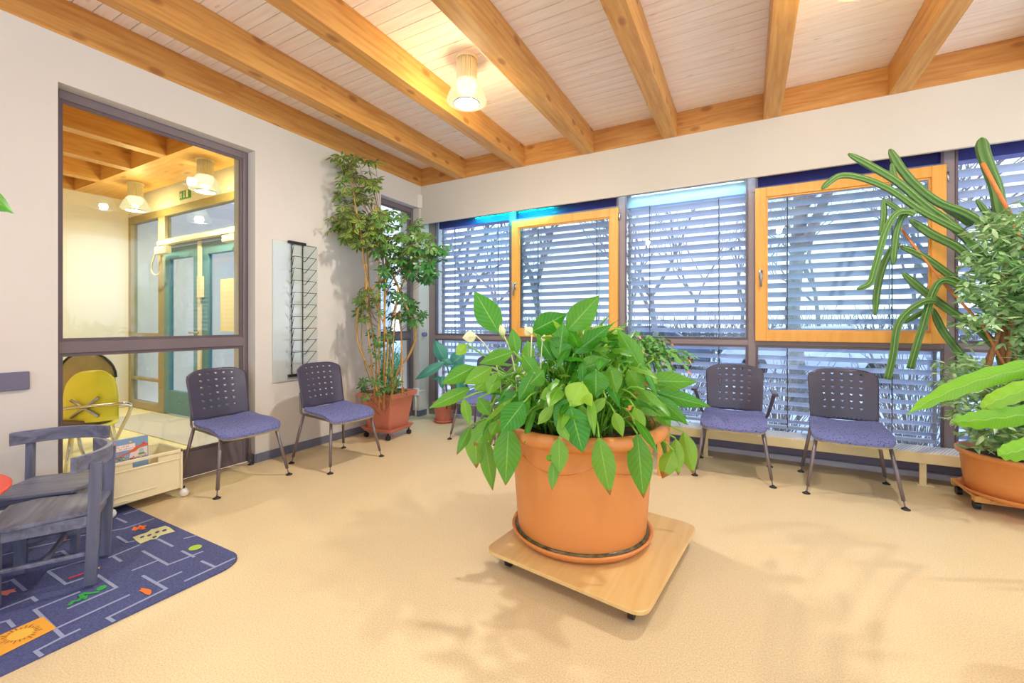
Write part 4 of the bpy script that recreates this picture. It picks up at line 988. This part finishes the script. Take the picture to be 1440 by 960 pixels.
area([(456,300),(475,300),(520,310),(545,330),(540,350),(510,350),(480,335),(458,318)],58,.098,1)
area([(515,290),(560,295),(600,315),(608,345),(590,370),(545,365),(520,345)],85,.09,.35)
area([(575,340),(625,345),(628,375),(600,398),(570,390),(560,360)],66,.085,0)
area([(500,405),(530,400),(540,440),(505,450),(500,430)],24,.08,.6)
area([(545,400),(590,430),(600,450),(570,462),(545,440)],36,.08,0)
area([(530,350),(560,360),(560,400),(535,400)],20,.08,0)
area([(505,530),(560,520),(570,548),(540,565),(505,560)],34,.065,.2)
area([(515,460),(560,460),(555,530),(520,530)],24,.06,.1)
s=fo.build('foliage',M['scheff'],t,smooth=True); tw.build('twigs',M['stem_brown'],t)
# ------------------------------------------------------------------ small pot with bird-of-paradise
c=at(623,578,Z=.03); c=Vector((.47,-.125,0))
t=thing('plant_saucer','small round terracotta saucer on the floor in the window corner','saucer',(c.x,c.y,0))
s=MB(); s.lathe([(0,0),(.10,0),(.135,.03),(.13,.034),(.10,.01),(0,.01)],c,36); s.build('dish',M['terra_tinted'],t,smooth=True)
t=thing('potted_bird_of_paradise','small terracotta pot with dark stem and broad teal leaves in the window corner','potted plant',(c.x,c.y,.012))
s=MB(); s.lathe([(0,.012),(.095,.012),(.098,.02),(.125,.20),(.137,.205),(.14,.245),(.132,.248),(.125,.22),(0,.22)],c,40); s.build('pot',M['terra_tinted'],t,smooth=True)
s=MB(); s.lathe([(0,.232),(.126,.228),(.126,.215)],c,24); s.build('soil',M['soil'],t)
s=MB(); D=5.1
s.tube([at(638,575,D=D),at(637,555,D=D),at(636,530,D=D)],[.03,.028,.02],10); s.tube([at(628,575,D=D),at(628,550,D=D),at(627,535,D=D)],[.01,.01,.014],8); s.build('stem',M['stem_brown'],t,smooth=True)
s=MB()
for (b1,t1,w,dd,cu) in (((628,510),(610,477),17,.0,0),((626,508),(583,534),12,-.1,.0),((634,512),(652,498),20,.1,0),((632,530),(656,512),17,.1,0),((640,528),(655,545),14,.15,0),((622,528),(621,546),9,0,0),((620,530),(607,533),5,0,0),((636,512),(615,503),10,0,0),((640,535),(650,560),12,.1,0)):
    b_=at(*b1,D=D+dd); t_=at(*t1,D=D+dd); v=(b_-CAM).normalized(); leaf(s,b_,t_,w/607*D*1.15,(t_-b_).cross(v),arch=.12,nu=6,nv=12,fold=.35,wave=.02,tint=(random.uniform(0,.4),0,.1),up=-v)
    s.tube(bez(at(636,545,D=D),at((636+b1[0])/2,(545+b1[1])/2-3,D=D),b_,5),.005,5)
s.build('foliage',M['bop'],t,smooth=True)
# ------------------------------------------------------------------ easter cactus on a wooden stool
sc_=Vector((2.78,-.62,0))
t=thing('plant_stool','light wooden plant stool standing behind the big peace lily pot','stool',sc_)
s=MB(); s.box((2.42,-.84,.50),(3.14,-.40,.525)); s.build('top',M['lath'],t,bevel=.004)
for x in (2.445,3.122):
    for y in (-.81,-.43): s=MB(); s.beam((x,y,0),(x,y,.50),.036,.036); s.build('leg',M['lath'],t,bevel=.003)
s=MB(); s.box((2.44,-.83,.45),(3.12,-.815,.50)); s.box((2.44,-.43,.45),(3.12,-.415,.50)); s.build('apron',M['lath'],t)
t=thing('potted_easter_cactus','easter cactus with arching jointed stems and pink buds on the stool by the window','potted plant',(2.85,-.62,.526))
s=MB(); s.lathe([(0,0),(.11,0),(.15,.20),(.165,.205),(.165,.235),(.155,.235),(.145,.20),(0,.20)],(2.85,-.62,.526),40); s.build('pot',M['terra_tinted'],t,smooth=True)
s=MB(); s.lathe([(0,.205),(.145,.20)],(2.85,-.62,.526),24); s.build('soil',M['soil'],t)
s=MB(); NB=[0]; re=random.Random(4)
for k in range(190):
    a=re.uniform(0,2*PI); R_=re.uniform(.18,.56); o_=Vector((math.cos(a),math.sin(a)*.75,0)); p0=Vector((2.85,-.62,.73)); H_=re.uniform(.30,.56)*(1.12-.75*R_)
    pk=p0+o_*R_*.55+Vector((0,0,H_)); e=p0+o_*R_+Vector((0,0,H_*re.uniform(.1,.85)))
    pts=bez(p0,pk*1.0+Vector((0,0,.05)),e,12)
    for i in range(12):
        q,w_=pts[i],pts[i+1]
        leaf(s,q-(w_-q)*.1,w_+(w_-q)*.12,.030,Vector((re.uniform(-1,1),re.uniform(-1,1),re.uniform(-.5,.5))),nu=2,nv=4,fold=.1)
    if re.random()<.42: 
        for q in range(re.randint(1,4)):
            bp_=e+Vector((re.uniform(-.02,.02),re.uniform(-.02,.02),re.uniform(-.02,.01))); bu=MB(); leaf(bu,bp_,bp_+Vector((re.uniform(-.02,.02),re.uniform(-.02,.02),-.03)),.014,Vector((1,re.uniform(-1,1),0)),nu=2,nv=4); NB[0]+=1; (NB[0]<=95) and bu.build('bud',M['bud'],t,smooth=True)
s.build('jointed_stems',M['leafseg'],t,smooth=True)
# ------------------------------------------------------------------ fig tree + cactus in the right bowl
FC=Vector((5.27,-.415,0)); FR=.31
t=thing('wooden_plant_dolly','slatted wooden dolly on dark castors under the right terracotta bowl','plant dolly',(FC.x,FC.y,0))
s=MB()
for x in (5.045,5.27,5.495): s.box((x-.035,-.53,.080),(x+.035,-.15,.098))
for y in (-.50,-.18): s.box((5.01,y-.028,.058),(5.53,y+.028,.080))
s.build('slatted_board',M['lath'],t,bevel=.002)
for sx in (-1,1):
    for sy in (-1,1):
        x,y=5.27+sx*.235,-.34+sy*.135; s=MB(); s.tube([(x-.014,y,.029),(x+.014,y,.029)],.0285,16); s.box((x-.008,y-.008,.045),(x+.008,y+.008,.058)); s.build('castor',M['black'],t)
t=thing('plant_saucer','round terracotta saucer on the slatted wooden dolly at the right','saucer',(FC.x,FC.y,.098))
s=MB(); s.lathe([(0,0),(.265,0),(.302,.03),(.296,.036),(.27,.014),(0,.012)],(FC.x,FC.y,.099),48); s.build('dish',M['terra'],t,smooth=True)
t=thing('potted_weeping_fig','bushy small leaved weeping fig in a terracotta bowl at the right edge','potted plant',(FC.x,FC.y,.112))
s=MB(); s.lathe([(0,0),(.250,0),(.260,.01),(.275,.10),(.286,.225),(.306,.235),(.31,.26),(.30,.268),(.286,.255),(.275,.215),(0,.215)],(FC.x,FC.y,.113),56); s.build('pot',M['terra'],t,smooth=True)
s=MB(); s.lathe([(0,.222),(.276,.219)],(FC.x,FC.y,.113),32); s.build('soil',M['soil'],t)
def seg(px,Y,k=4): return smoothpts([at(x,y,Y=Y) for x,y in px],k)
s=MB()
base=(FC.x,FC.y,.33)
for px,r,Y in (([(1383,633),(1382,600),(1386,540),(1395,500),(1405,460),(1410,400),(1415,360)],.013,-.45),([(1410,640),(1412,540),(1411,500),(1413,440),(1425,380)],.020,-.42),([(1413,520),(1422,480),(1418,430),(1400,380)],.013,-.45),([(1385,515),(1400,480),(1420,440),(1440,420)],.012,-.35),([(1425,640),(1428,520),(1440,470),(1450,420)],.015,-.3),([(1370,455),(1390,470),(1412,500)],.006,-.42),([(1430,470),(1428,500),(1436,515)],.005,-.5),([(1420,560),(1440,480),(1470,420)],.01,-.3)):
    s.tube(seg(px,Y),r,7)
s.build('stems',P('fig_bark','#c48a5c',.7,var='#a8744c',vs=25),t,smooth=True)
fo=MB(); rs=random.Random(33)
def inside(pts,x,y):
    c=False; j=len(pts)-1
    for i in range(len(pts)):
        if (pts[i][1]>y)!=(pts[j][1]>y) and x<(pts[j][0]-pts[i][0])*(y-pts[i][1])/(pts[j][1]-pts[i][1])+pts[i][0]: c=not c
        j=i
    return c
def figarea(pts,n,Y0,Y1,tw_n=5):
    xs=[p[0] for p in pts]; ys=[p[1] for p in pts]; k=0
    while k<n:
        x,y=rs.uniform(min(xs),max(xs)),rs.uniform(min(ys),max(ys))
        if not inside(pts,x,y): continue
        k+=1; p=at(x,y,Y=rs.uniform(Y0,Y1)); d=Vector((rs.uniform(-1,1),rs.uniform(-1,1),rs.uniform(-.7,.1))).normalized()
        q=p-d*.10; fo.t=(0,0,0); fo.tube([q,p+d*.05],.0012,3,cap=False)
        for j in range(tw_n*2):
            o_=q.lerp(p+d*.05,j/(tw_n*2)); sd=Vector((rs.uniform(-1,1),rs.uniform(-1,1),rs.uniform(-.6,.2))).normalized(); e=o_+(sd+d*.5).normalized()*rs.uniform(.042,.068)
            if max(e.y,o_.y)>.09: continue
            leaf(fo,o_,e,rs.uniform(.020,.031),sd.cross(Vector((rs.uniform(-.4,.4),rs.uniform(-.4,.4),1))),arch=.08,nu=2,nv=4,fold=.3,tint=(rs.uniform(0,.7),0,0),up=(0,0,1))
figarea([(1400,300),(1440,292),(1500,300),(1560,360),(1560,460),(1440,450),(1400,420),(1370,430),(1352,395),(1358,345),(1370,325)],330,-.95,-.30)
figarea([(1352,395),(1375,420),(1440,430),(1560,440),(1560,520),(1440,505),(1400,480),(1370,490),(1352,460),(1348,430)],95,-.95,-.30)
figarea([(1325,520),(1360,505),(1400,520),(1440,530),(1540,520),(1540,600),(1440,620),(1395,625),(1365,620),(1345,590),(1330,560)],230,-.95,-.2)
figarea([(1360,590),(1440,600),(1520,600),(1520,635),(1420,638),(1372,628)],70,-.8,-.3)
fo.build('foliage',M['ficus'],t,smooth=True)
# columnar cactus
t=thing('cactus','tall sprawling night blooming cactus with long ribbed arms rising from the right bowl','cactus',(FC.x,FC.y+.1,.335))
s=MB(); Z2=lambda x,y:(1120+x/2.825,160+y/2.825)
tr=[((FC.x+.10),FC.y+.05,.33)]
arms=[([(100,300),(135,268),(180,245),(260,255),(370,300),(480,375),(560,420),(660,470)],9.5,-.55),([(205,158),(300,210),(400,270),(495,350),(560,400)],11,-.5),([(370,140),(410,210),(470,280),(560,350),(660,390),(740,435),(800,470)],12.5,-.4),([(378,195),(388,250),(420,290)],9,-.45),
 ([(345,340),(347,400),(338,480)],8.5,-.5),([(345,340),(390,370),(440,410)],8,-.5),([(240,697),(290,675),(312,615),(350,480),(390,405),(435,388),(470,400)],9.5,-.62),([(385,600),(388,540),(400,460),(425,400),(470,390)],9,-.58),([(312,800),(320,700),(345,600),(385,530),(410,525)],10,-.52),
 ([(410,525),(500,565),(620,650),(700,720),(780,790)],11,-.45),([(420,630),(500,700),(600,775),(700,840),(760,890),(820,960)],12,-.4),([(700,720),(620,670),(570,668),(535,730),(500,850),(480,914),(452,1012)],10.5,-.5),([(560,745),(508,746),(440,790),(401,850),(384,960),(362,1054)],10.5,-.52),([(430,830),(470,805),(510,785)],9,-.45),
 ([(540,770),(580,860),(658,960),(706,1017),(760,1060)],11,-.38),([(450,420),(540,480),(640,530),(700,590),(770,640)],13,-.48),([(500,370),(560,400),(650,470),(740,560),(800,600)],13,-.42),([(560,350),(640,400),(700,440)],12,-.3),([(735,95),(742,150),(770,230),(795,300),(812,390),(850,500)],17,-.3),([(715,340),(760,400),(800,450)],9,-.35)]
for px,w,Y in arms:
    pts=smoothpts([at(*Z2(*p),Y=Y) for p in px],5); D_=(pts[0].xy-CAM.xy).dot(Vector(F2)); r=w/607*D_*.5*.90
    n=len(pts); rs_=[r*min(1,.45+.55*min(i,3)/3) for i in range(n)]; rs_[0]=r*.25
    s.tube(pts,rs_,20,ribs=5,ribd=.42)
# trunks joining the arms to the soil
for px,r in (([(770,640),(830,760),(860,900),(880,1100),(900,1340)],.035),([(800,470),(850,600),(880,800),(900,1000),(910,1340)],.04),([(820,960),(850,1100),(870,1340)],.035),([(850,500),(880,700),(930,1000),(940,1340)],.04),([(760,1060),(820,1180),(850,1340)],.03)):
    s.tube(smoothpts([at(*Z2(*p),Y=-.38) for p in px],5),r,20,ribs=5,ribd=.42)
s.build('body',M['cactus'],t,smooth=True)
s=MB()
for px,w in (([(740,195),(790,290),(850,400),(940,620),(980,1330)],.012),([(415,455),(480,540),(600,690),(740,840),(860,1060),(930,1340)],.008)):
    s.tube([at(*Z2(*p),Y=-.46+.0*i) for i,p in enumerate(px)],w,7)
s.build('support_canes',M['cane_o'],t,smooth=True)
# ------------------------------------------------------------------ banana plant (mostly outside, right)
bp=at(1640,900,Z=0)
BX=Vector((4.75,-2.35,0))
t=thing('potted_banana','young banana plant whose bright green leaf blades reach in from the right edge','potted plant',BX)
s=MB(); s.lathe([(0,0),(.13,0),(.17,.24),(.185,.25),(.185,.28),(.165,.28),(.16,.25),(0,.25)],BX,36); s.build('pot',M['terra'],t,smooth=True)
s=MB(); s.tube([BX+Vector((0,0,.25)),BX+Vector((0,0,.6)),BX+Vector((0,0,1.0))],[.045,.038,.025],12); s.build('trunk',M['petiole'],t,smooth=True)
for (tipx,tipy,mx,my,ex,ey,w,D,ar,zb) in ((1274,583,1375,535,1500,510,27,2.05,0,1.0),(1381,575,1420,555,1520,522,27,2.0,0,.95),(1338,592,1400,588,1520,572,29,2.0,0,.85),(1403,640,1440,632,1530,612,30,1.9,0,.75)):
    s=MB(); T_=at(tipx,tipy,D=D); Mi=at(mx,my,D=D-.02); E_=at(ex,ey,D=D-.05); pts=bez(E_,Mi*2-(E_+T_)/2,T_,18); ww=w/607*D
    def fn(u,v,pts=pts,ww=ww):
        x=v*18; i=min(17,int(x)); c=pts[i].lerp(pts[i+1],x-i); tn=(pts[i+1]-pts[i]).normalized(); e=2*u-1
        vw=(c-CAM).normalized(); sd=tn.cross(vw).normalized(); sd=(sd+vw*.35).normalized()
        w_=ww/2*min(1,math.sin(PI*min(1,.12+v*.90))**.6 if v<1 else 0)*(1+.04*math.sin(v*31))
        return c+sd*e*w_-vw*(-.35*abs(e)*w_)+Vector((0,0,.004*math.sin(v*40+e*2)))
    s.t=(random.uniform(0,.5),0,.05); s.grid(fn,8,28); s.t=(0,0,0)
    s.tube(bez(BX+Vector((0,0,zb)),BX.lerp(E_,.5)+Vector((0,0,.25+zb*.35)),E_,8),.010,6)
    s.build('leaf',M['banana'],t,smooth=True)
# leaf sprig at left edge : a rubber fig standing outside the frame
LX=Vector((1.55,-4.35,0)); D=1.55; tp=at(21,300,D=D); bb_=at(-35,262,D=D); LX=Vector((bb_.x-.35,bb_.y-.15,0))
LX=Vector((.80,-4.30,.5095))
t=thing('potted_fig_sapling','dark green pointed leaf tips of a plant entering at the upper left edge','potted plant',LX)
s=MB(); s.lathe([(0,0),(.11,0),(.14,.22),(.15,.25),(.135,.25),(.13,.22),(0,.22)],LX+Vector((0,0,.0)),28); s.build('pot',M['terra'],t,smooth=True)
s=MB(); s.tube([LX+Vector((0,0,.2)),LX+Vector((.02,0,.7)),LX+Vector((0,0,1.12))],[.014,.012,.008],8); s.build('stem',M['stem_brown'],t,smooth=True)
s=MB()
for (x0,y0,x1,y1,w) in ((-40,256,20,301,22),(-45,280,12,298,14),(-60,250,-20,320,24)):
    b_=at(x0,y0,D=D); e=at(x1,y1,D=D); v=(b_-CAM).normalized(); leaf(s,b_,e,w/607*D,(e-b_).cross(v),arch=.05,nu=4,nv=12,tint=(.1,0,.1),up=-v); s.tube(bez(LX+Vector((0,0,1.10)),LX+Vector((.15,.15,1.25)),b_,5),.003,4)
for k in range(10):
    a=k*2.4; z=.55+k*.05; b_=LX+Vector((math.cos(a)*.04,math.sin(a)*.04,z)); e=b_+Vector((math.cos(a)*.16,math.sin(a)*.16,-.04)); 
    if e.x<.05: continue
    leaf(s,b_,e,.06,Vector((-math.sin(a),math.cos(a),0)),arch=.1,nu=4,nv=8,tint=(.1,0,0))
s.build('foliage',M['lily'],t,smooth=True)
# ------------------------------------------------------------------ hall chairs
t=thing('yellow_armchair','yellow shell armchair with chromed tube frame behind the hall window','chair',(-1.0,-2.85,0))
s=MB(); D=3.55
c_=at(128,556,D=3.45)
vdir=(c_-CAM); vdir.z=0; vdir.normalize(); rd=Vector((vdir.y,-vdir.x,0))
def yp(px,py,d=0): return at(px,py,D=3.45)+vdir*d
def shellfn(u,v):
    e=2*u-1; a=v*PI; x=128+e*39*(math.sin(min(1,.30+v*1.0)*PI*.5)**.5); 
    y=592-v*72*(1-.20*abs(e)**3*v); x=128+e*39*(1-.18*v**4); y+= -3*e
    return yp(x,y,-.06*(1-e*e)+.02*v)
s.grid(shellfn,14,10); s.build('backrest',M['yellow'],t,smooth=True,solid=.012)
s=MB()
for a,c2 in (((100,561),(138,583)),((138,557),(100,585))): s.tube([yp(*a,-.08),yp(*c2,-.08)],.012,6)
s.build('bracket',M['steel'],t,smooth=True)
s=MB()
s.tube(smoothpts([yp(60,576,-.09),yp(100,571,-.09),(yp(160,566,-.09)),yp(178,566,-.05),yp(184,572,0),yp(178,590,.03),yp(168,610,.05),yp(160,628,.06)],4),.013,8)
s.tube(smoothpts([yp(60,600,.1),yp(105,612,.08),yp(112,628,.07),yp(120,648,.05)],3),.012,8)
s.build('tube_frame',M['chrome'],t,smooth=True)
s=MB(); 
q=yp(118,598,.12); s.lathe([(0,0),(.20,.0),(.225,.015),(.225,.028),(0,.03)],(q.x,q.y,q.z-.03),28,1.1,.9); s.build('seat_shell',M['yellow'],t,smooth=True)
s=MB(); s.lathe([(0,0),(.19,0),(.205,.02),(.19,.045),(0,.05)],(q.x-.02,q.y,q.z+.0),28,1.1,.9); s.build('seat',M['cush'],t,smooth=True)
for dx,dy in ((.16,.14),(-.16,.14),(.16,-.14),(-.16,-.14)):
    s=MB(); s.tube([(q.x+dx*.8,q.y+dy*.8,q.z-.03),(q.x+dx*1.25,q.y+dy*1.25,0)],.011,8); s.build('leg',M['chrome'],t,smooth=True)
t=thing('brown_chair','brown upholstered rounded backrest chair behind the yellow armchair in the hall','chair',(-1.6,-2.7,0))
s=MB()
def yb(px,py,d=0): return at(px,py,D=4.1)+vdir*d
s.grid(lambda u,v: yb(122+(2*u-1)*40*(math.sqrt(max(0,1-(max(0,v-.35)/.65)**2.4))*.98+.02),560-v*64,-.05*(1-(2*u-1)**2)),16,14)
s.build('backrest',M['brownback'],t,smooth=True,solid=.02)
pts=[]
for k in range(15):
    th=PI*k/14; pts.append(yb(122+41*math.cos(th),530-35*math.sin(th),-.02))
s=MB(); s.tube(pts,.011,6); s.build('back_rim',M['black'],t,smooth=True)
q=yb(122,596,.15); s=MB(); s.lathe([(0,0),(.2,0),(.215,.02),(.2,.05),(0,.055)],(q.x,q.y,.44),24); s.build('seat',M['cush'],t,smooth=True)
for dx,dy in ((.16,.14),(-.16,.14),(.16,-.14),(-.16,-.14)):
    s=MB(); s.tube([(q.x+dx*.8,q.y+dy*.8,.44),(q.x+dx*1.2,q.y+dy*1.2,0)],.011,8); s.build('leg',M['chrome'],t,smooth=True)
s=MB(); s.tube([(q.x,q.y-.15,.45),yb(122,560,-.0)],.014,6); s.build('back_support',M['chrome'],t)
# ------------------------------------------------------------------ outdoors
b=MB(); b.box((-40,.45,-.40),(60,70,-.25)); b.box((-40,-1.3,-.40),(-.40,.45,-.25)); struct(b.build('ground',M['ground']))
def tree(name,x,y,h,r,seed,label,depth=6,group=None):
    R_=random.Random(seed); t=thing(name,label,'tree',(x,y,-.25),0,group); tr=MB(); tg=MB()
    def grow(p,d,l,r,k):
        q=p+d*l; m=p.lerp(q,.5)+Vector((R_.uniform(-1,1),R_.uniform(-1,1),0))*l*.05
        (tr if k>=depth-1 else tg).tube([p,m,q],[r,r*.88,r*.75],6 if k>3 else 3,cap=False)
        if k<=0: return
        for j in range(R_.randint(2,3) if k<depth else 4):
            nd=(d+Vector((R_.uniform(-1,1),R_.uniform(-1,1),R_.uniform(-.3,.7)))*.75).normalized(); grow(q if j else p.lerp(q,.8),nd,l*R_.uniform(.6,.82),r*.6,k-1)
    grow(Vector((x,y,-.25)),Vector((0,0,1)),h,r,depth)
    tr.build('trunk',M['bark'],t,smooth=True); tg.build('branches',M['twig'],t)
tree('bare_tree',4.52,4.2,3.3,.125,1,'thick grey trunk outside seen through the right orange window',5)
tree('bare_tree',1.4,8,2.2,.09,2,'bare winter tree outside behind the blind of the left bay',6)
tree('bare_tree',3.6,17,2.4,.09,3,'bare winter tree outside behind the middle window blind',6)
tree('bare_tree',8.6,13,2.6,.14,4,'bare winter tree outside behind the rightmost window blind',6)
tree('bare_tree',-5.0,8,2.3,.12,5,'bare winter tree outside seen through the teal door glass',6)
tree('bare_tree',-2.6,9,2.6,.12,6,'bare winter tree outside seen through the narrow window by the umbrella plant',6)
tree('bare_tree',-9.5,18,2.6,.13,9,'farther bare tree outside beyond the teal door',6)
R_=random.Random(8)
def bush(x,y,r,h,lab,mat,n=60):
    s=MB()
    for k in range(n):
        a=R_.uniform(0,6.28); q=R_.uniform(0,r*.35); p=Vector((x+q*math.cos(a),y+q*math.sin(a),-.25)); e=Vector((x+r*R_.uniform(.2,1)*math.cos(a),y+r*R_.uniform(.2,1)*math.sin(a),-.25+h*R_.uniform(.4,1)))
        s.tube(bez(p,p.lerp(e,.5)+Vector((0,0,h*.25)),e,4),.006,3,cap=False)
        for j in range(2):
            g=e+Vector((R_.uniform(-.25,.25),R_.uniform(-.25,.25),R_.uniform(-.1,.25))); s.tube([p.lerp(e,R_.uniform(.5,.9)),g],.004,3,cap=False)
    o=s.build('bare_shrub',mat); tag(o,lab,'shrub','bare shrubs outside the windows')
bush(4.1,2.4,.7,.9,'bare twiggy shrub outside behind the chair with armrests',M['twig'])
bush(5.4,2.2,.9,1.1,'bare twiggy shrub outside behind the armless window chair',M['twig'],80)
bush(6.7,2.4,.8,1.0,'bare twiggy shrub outside behind the fig tree',M['twig'])
bush(2.9,3.0,.8,.8,'bare twiggy shrub outside behind the middle window',M['twig'])
bush(.9,2.6,.7,.8,'bare twiggy shrub outside behind the left window bay',M['twig'])
bush(-3.2,2.5,.8,.9,'green tinged shrub outside behind the teal doors',P('green_twigs','#5a9a5a',.9),260)
def car(x,y,rz,lab,mat):
    t=thing('parked_car',lab,'car',(x,y,-.25),rz,'cars parked outside')
    s=MB(); prof=[(-2.1,.28),(-2.12,.62),(-1.95,.80),(-1.3,.88),(-.75,1.36),(.75,1.40),(1.45,.95),(2.0,.90),(2.12,.62),(2.1,.28)]
    n=len(prof); W=.86; vs=[(a,-W*(1 if z<.9 else .82),z) for a,z in prof]+[(a,W*(1 if z<.9 else .82),z) for a,z in prof]
    s.add(vs,[tuple(range(n)),tuple(range(n,2*n))[::-1]]+[(i,n+i,n+(i+1)%n,(i+1)%n) for i in range(n)]); s.build('body',mat,t,bevel=.05,local=True)
    for sy in (-1,1):
        s=MB(); s.add([(-1.1,sy*.80,.93),(-.70,sy*.735,1.30),(.05,sy*.73,1.32),(.05,sy*.81,.93)],[(0,1,2,3)]); s.add([(.12,sy*.81,.93),(.12,sy*.73,1.32),(.68,sy*.735,1.33),(1.25,sy*.80,.95)],[(0,1,2,3)]); s.build('side_window',M['cardark'],t,local=True,solid=.06)
        for a in (-1.3,1.3): s=MB(); s.tube([(a,sy*.70,.31),(a,sy*.88,.31)],.31,20); s.build('wheel',M['tyre'],t,local=True)
    return t
car(5.2,9.5,0,'pale parked car outside left in view of the right orange window',M['carpaint'])
car(9.8,9.6,0,'pale parked car outside behind the fig tree',M['carpaint'])
car(.6,10.5,.1,'dark parked car outside behind the small corner plant',P('dark_car_paint','#5c6474',.3,metal=.4))
s=MB(); RH=random.Random(12)
for k in range(2600):
    x=RH.uniform(-7,15); y=12.6+RH.uniform(-.35,.35); z=RH.uniform(-.25,.6); p=Vector((x,y,z)); e=p+Vector((RH.uniform(-.45,.45),RH.uniform(-.2,.2),RH.uniform(.3,1.3)))
    s.tube([p,p.lerp(e,.5)+Vector((RH.uniform(-.08,.08),0,0)),e],.011,3,cap=False)
o=s.build('bare_hedge',M['twig']); tag(o,'long bare winter hedge outside in front of the picket fence','hedge'); o['kind']='stuff'
for k,(x,y,sd) in enumerate(((-1.2,17,21),(6.4,19,22),(10.5,22,23),(12.8,17.5,24),(1.0,24,25))):
    tree('bare_tree',x,y,2.9,.10,sd,['slim far bare tree outside behind the umbrella plant','slim far bare tree outside behind the right orange window','slim far bare tree outside behind the cactus arms','slim far bare tree outside behind the fig tree','farthest bare tree outside behind the left orange window'][k],7)
t=thing('picket_fence','grey picket fence running outside beyond the windows','fence',(3,14,-.25))
s=MB(); x=-12
while x<14: s.box((x,14,-.25),(x+.09,14.02,1.05)); x+=.26
s.build('pickets',M['fence'],t); t_=s
s=MB(); s.box((-12,14.02,.2),(14,14.05,.28)); s.box((-12,14.02,.75),(14,14.05,.83)); s.build('rails',M['fence'],t)
# outer porch wall seen through the doors
b=MB(); b.box((-4.6,-1.4,-.25),(-4.4,4,2.9)); struct(b.build('wall_porch',P('porch_white','#dfe4ea',.7)))
# ------------------------------------------------------------------ world + light
w=bpy.data.worlds.new('world'); sc.world=w; w.use_nodes=True; nt=w.node_tree; bg=nt.nodes['Background']
tc=N(nt,'ShaderNodeTexCoord'); sx=N(nt,'ShaderNodeSeparateXYZ'); L(nt,tc.outputs['Generated'],sx.inputs[0])
c=ramp(nt,math_(nt,'ADD',math_(nt,'MULTIPLY',sx.outputs[2],.6),.4),[(.3,'#cdd0e2'),(.42,'#dce8fa'),(.8,'#b4c8fa')])
L(nt,c,bg.inputs[0]); lo=N(nt,'ShaderNodeMapRange'); lo.inputs[1].default_value=-.15; lo.inputs[2].default_value=.0; lo.inputs[3].default_value=3.3; lo.inputs[4].default_value=1.45; L(nt,sx.outputs[2],lo.inputs[0]); L(nt,lo.outputs[0],bg.inputs[1])
sc.cycles.max_bounces=10; sc.cycles.transparent_max_bounces=24; sc.cycles.diffuse_bounces=5; sc.cycles.glossy_bounces=3
sc.cycles.use_denoising=True; sc.cycles.sample_clamp_indirect=6
try: sc.cycles.denoiser='OPENIMAGEDENOISE'
except Exception: pass
sc.cycles.caustics_reflective=False; sc.cycles.caustics_refractive=False
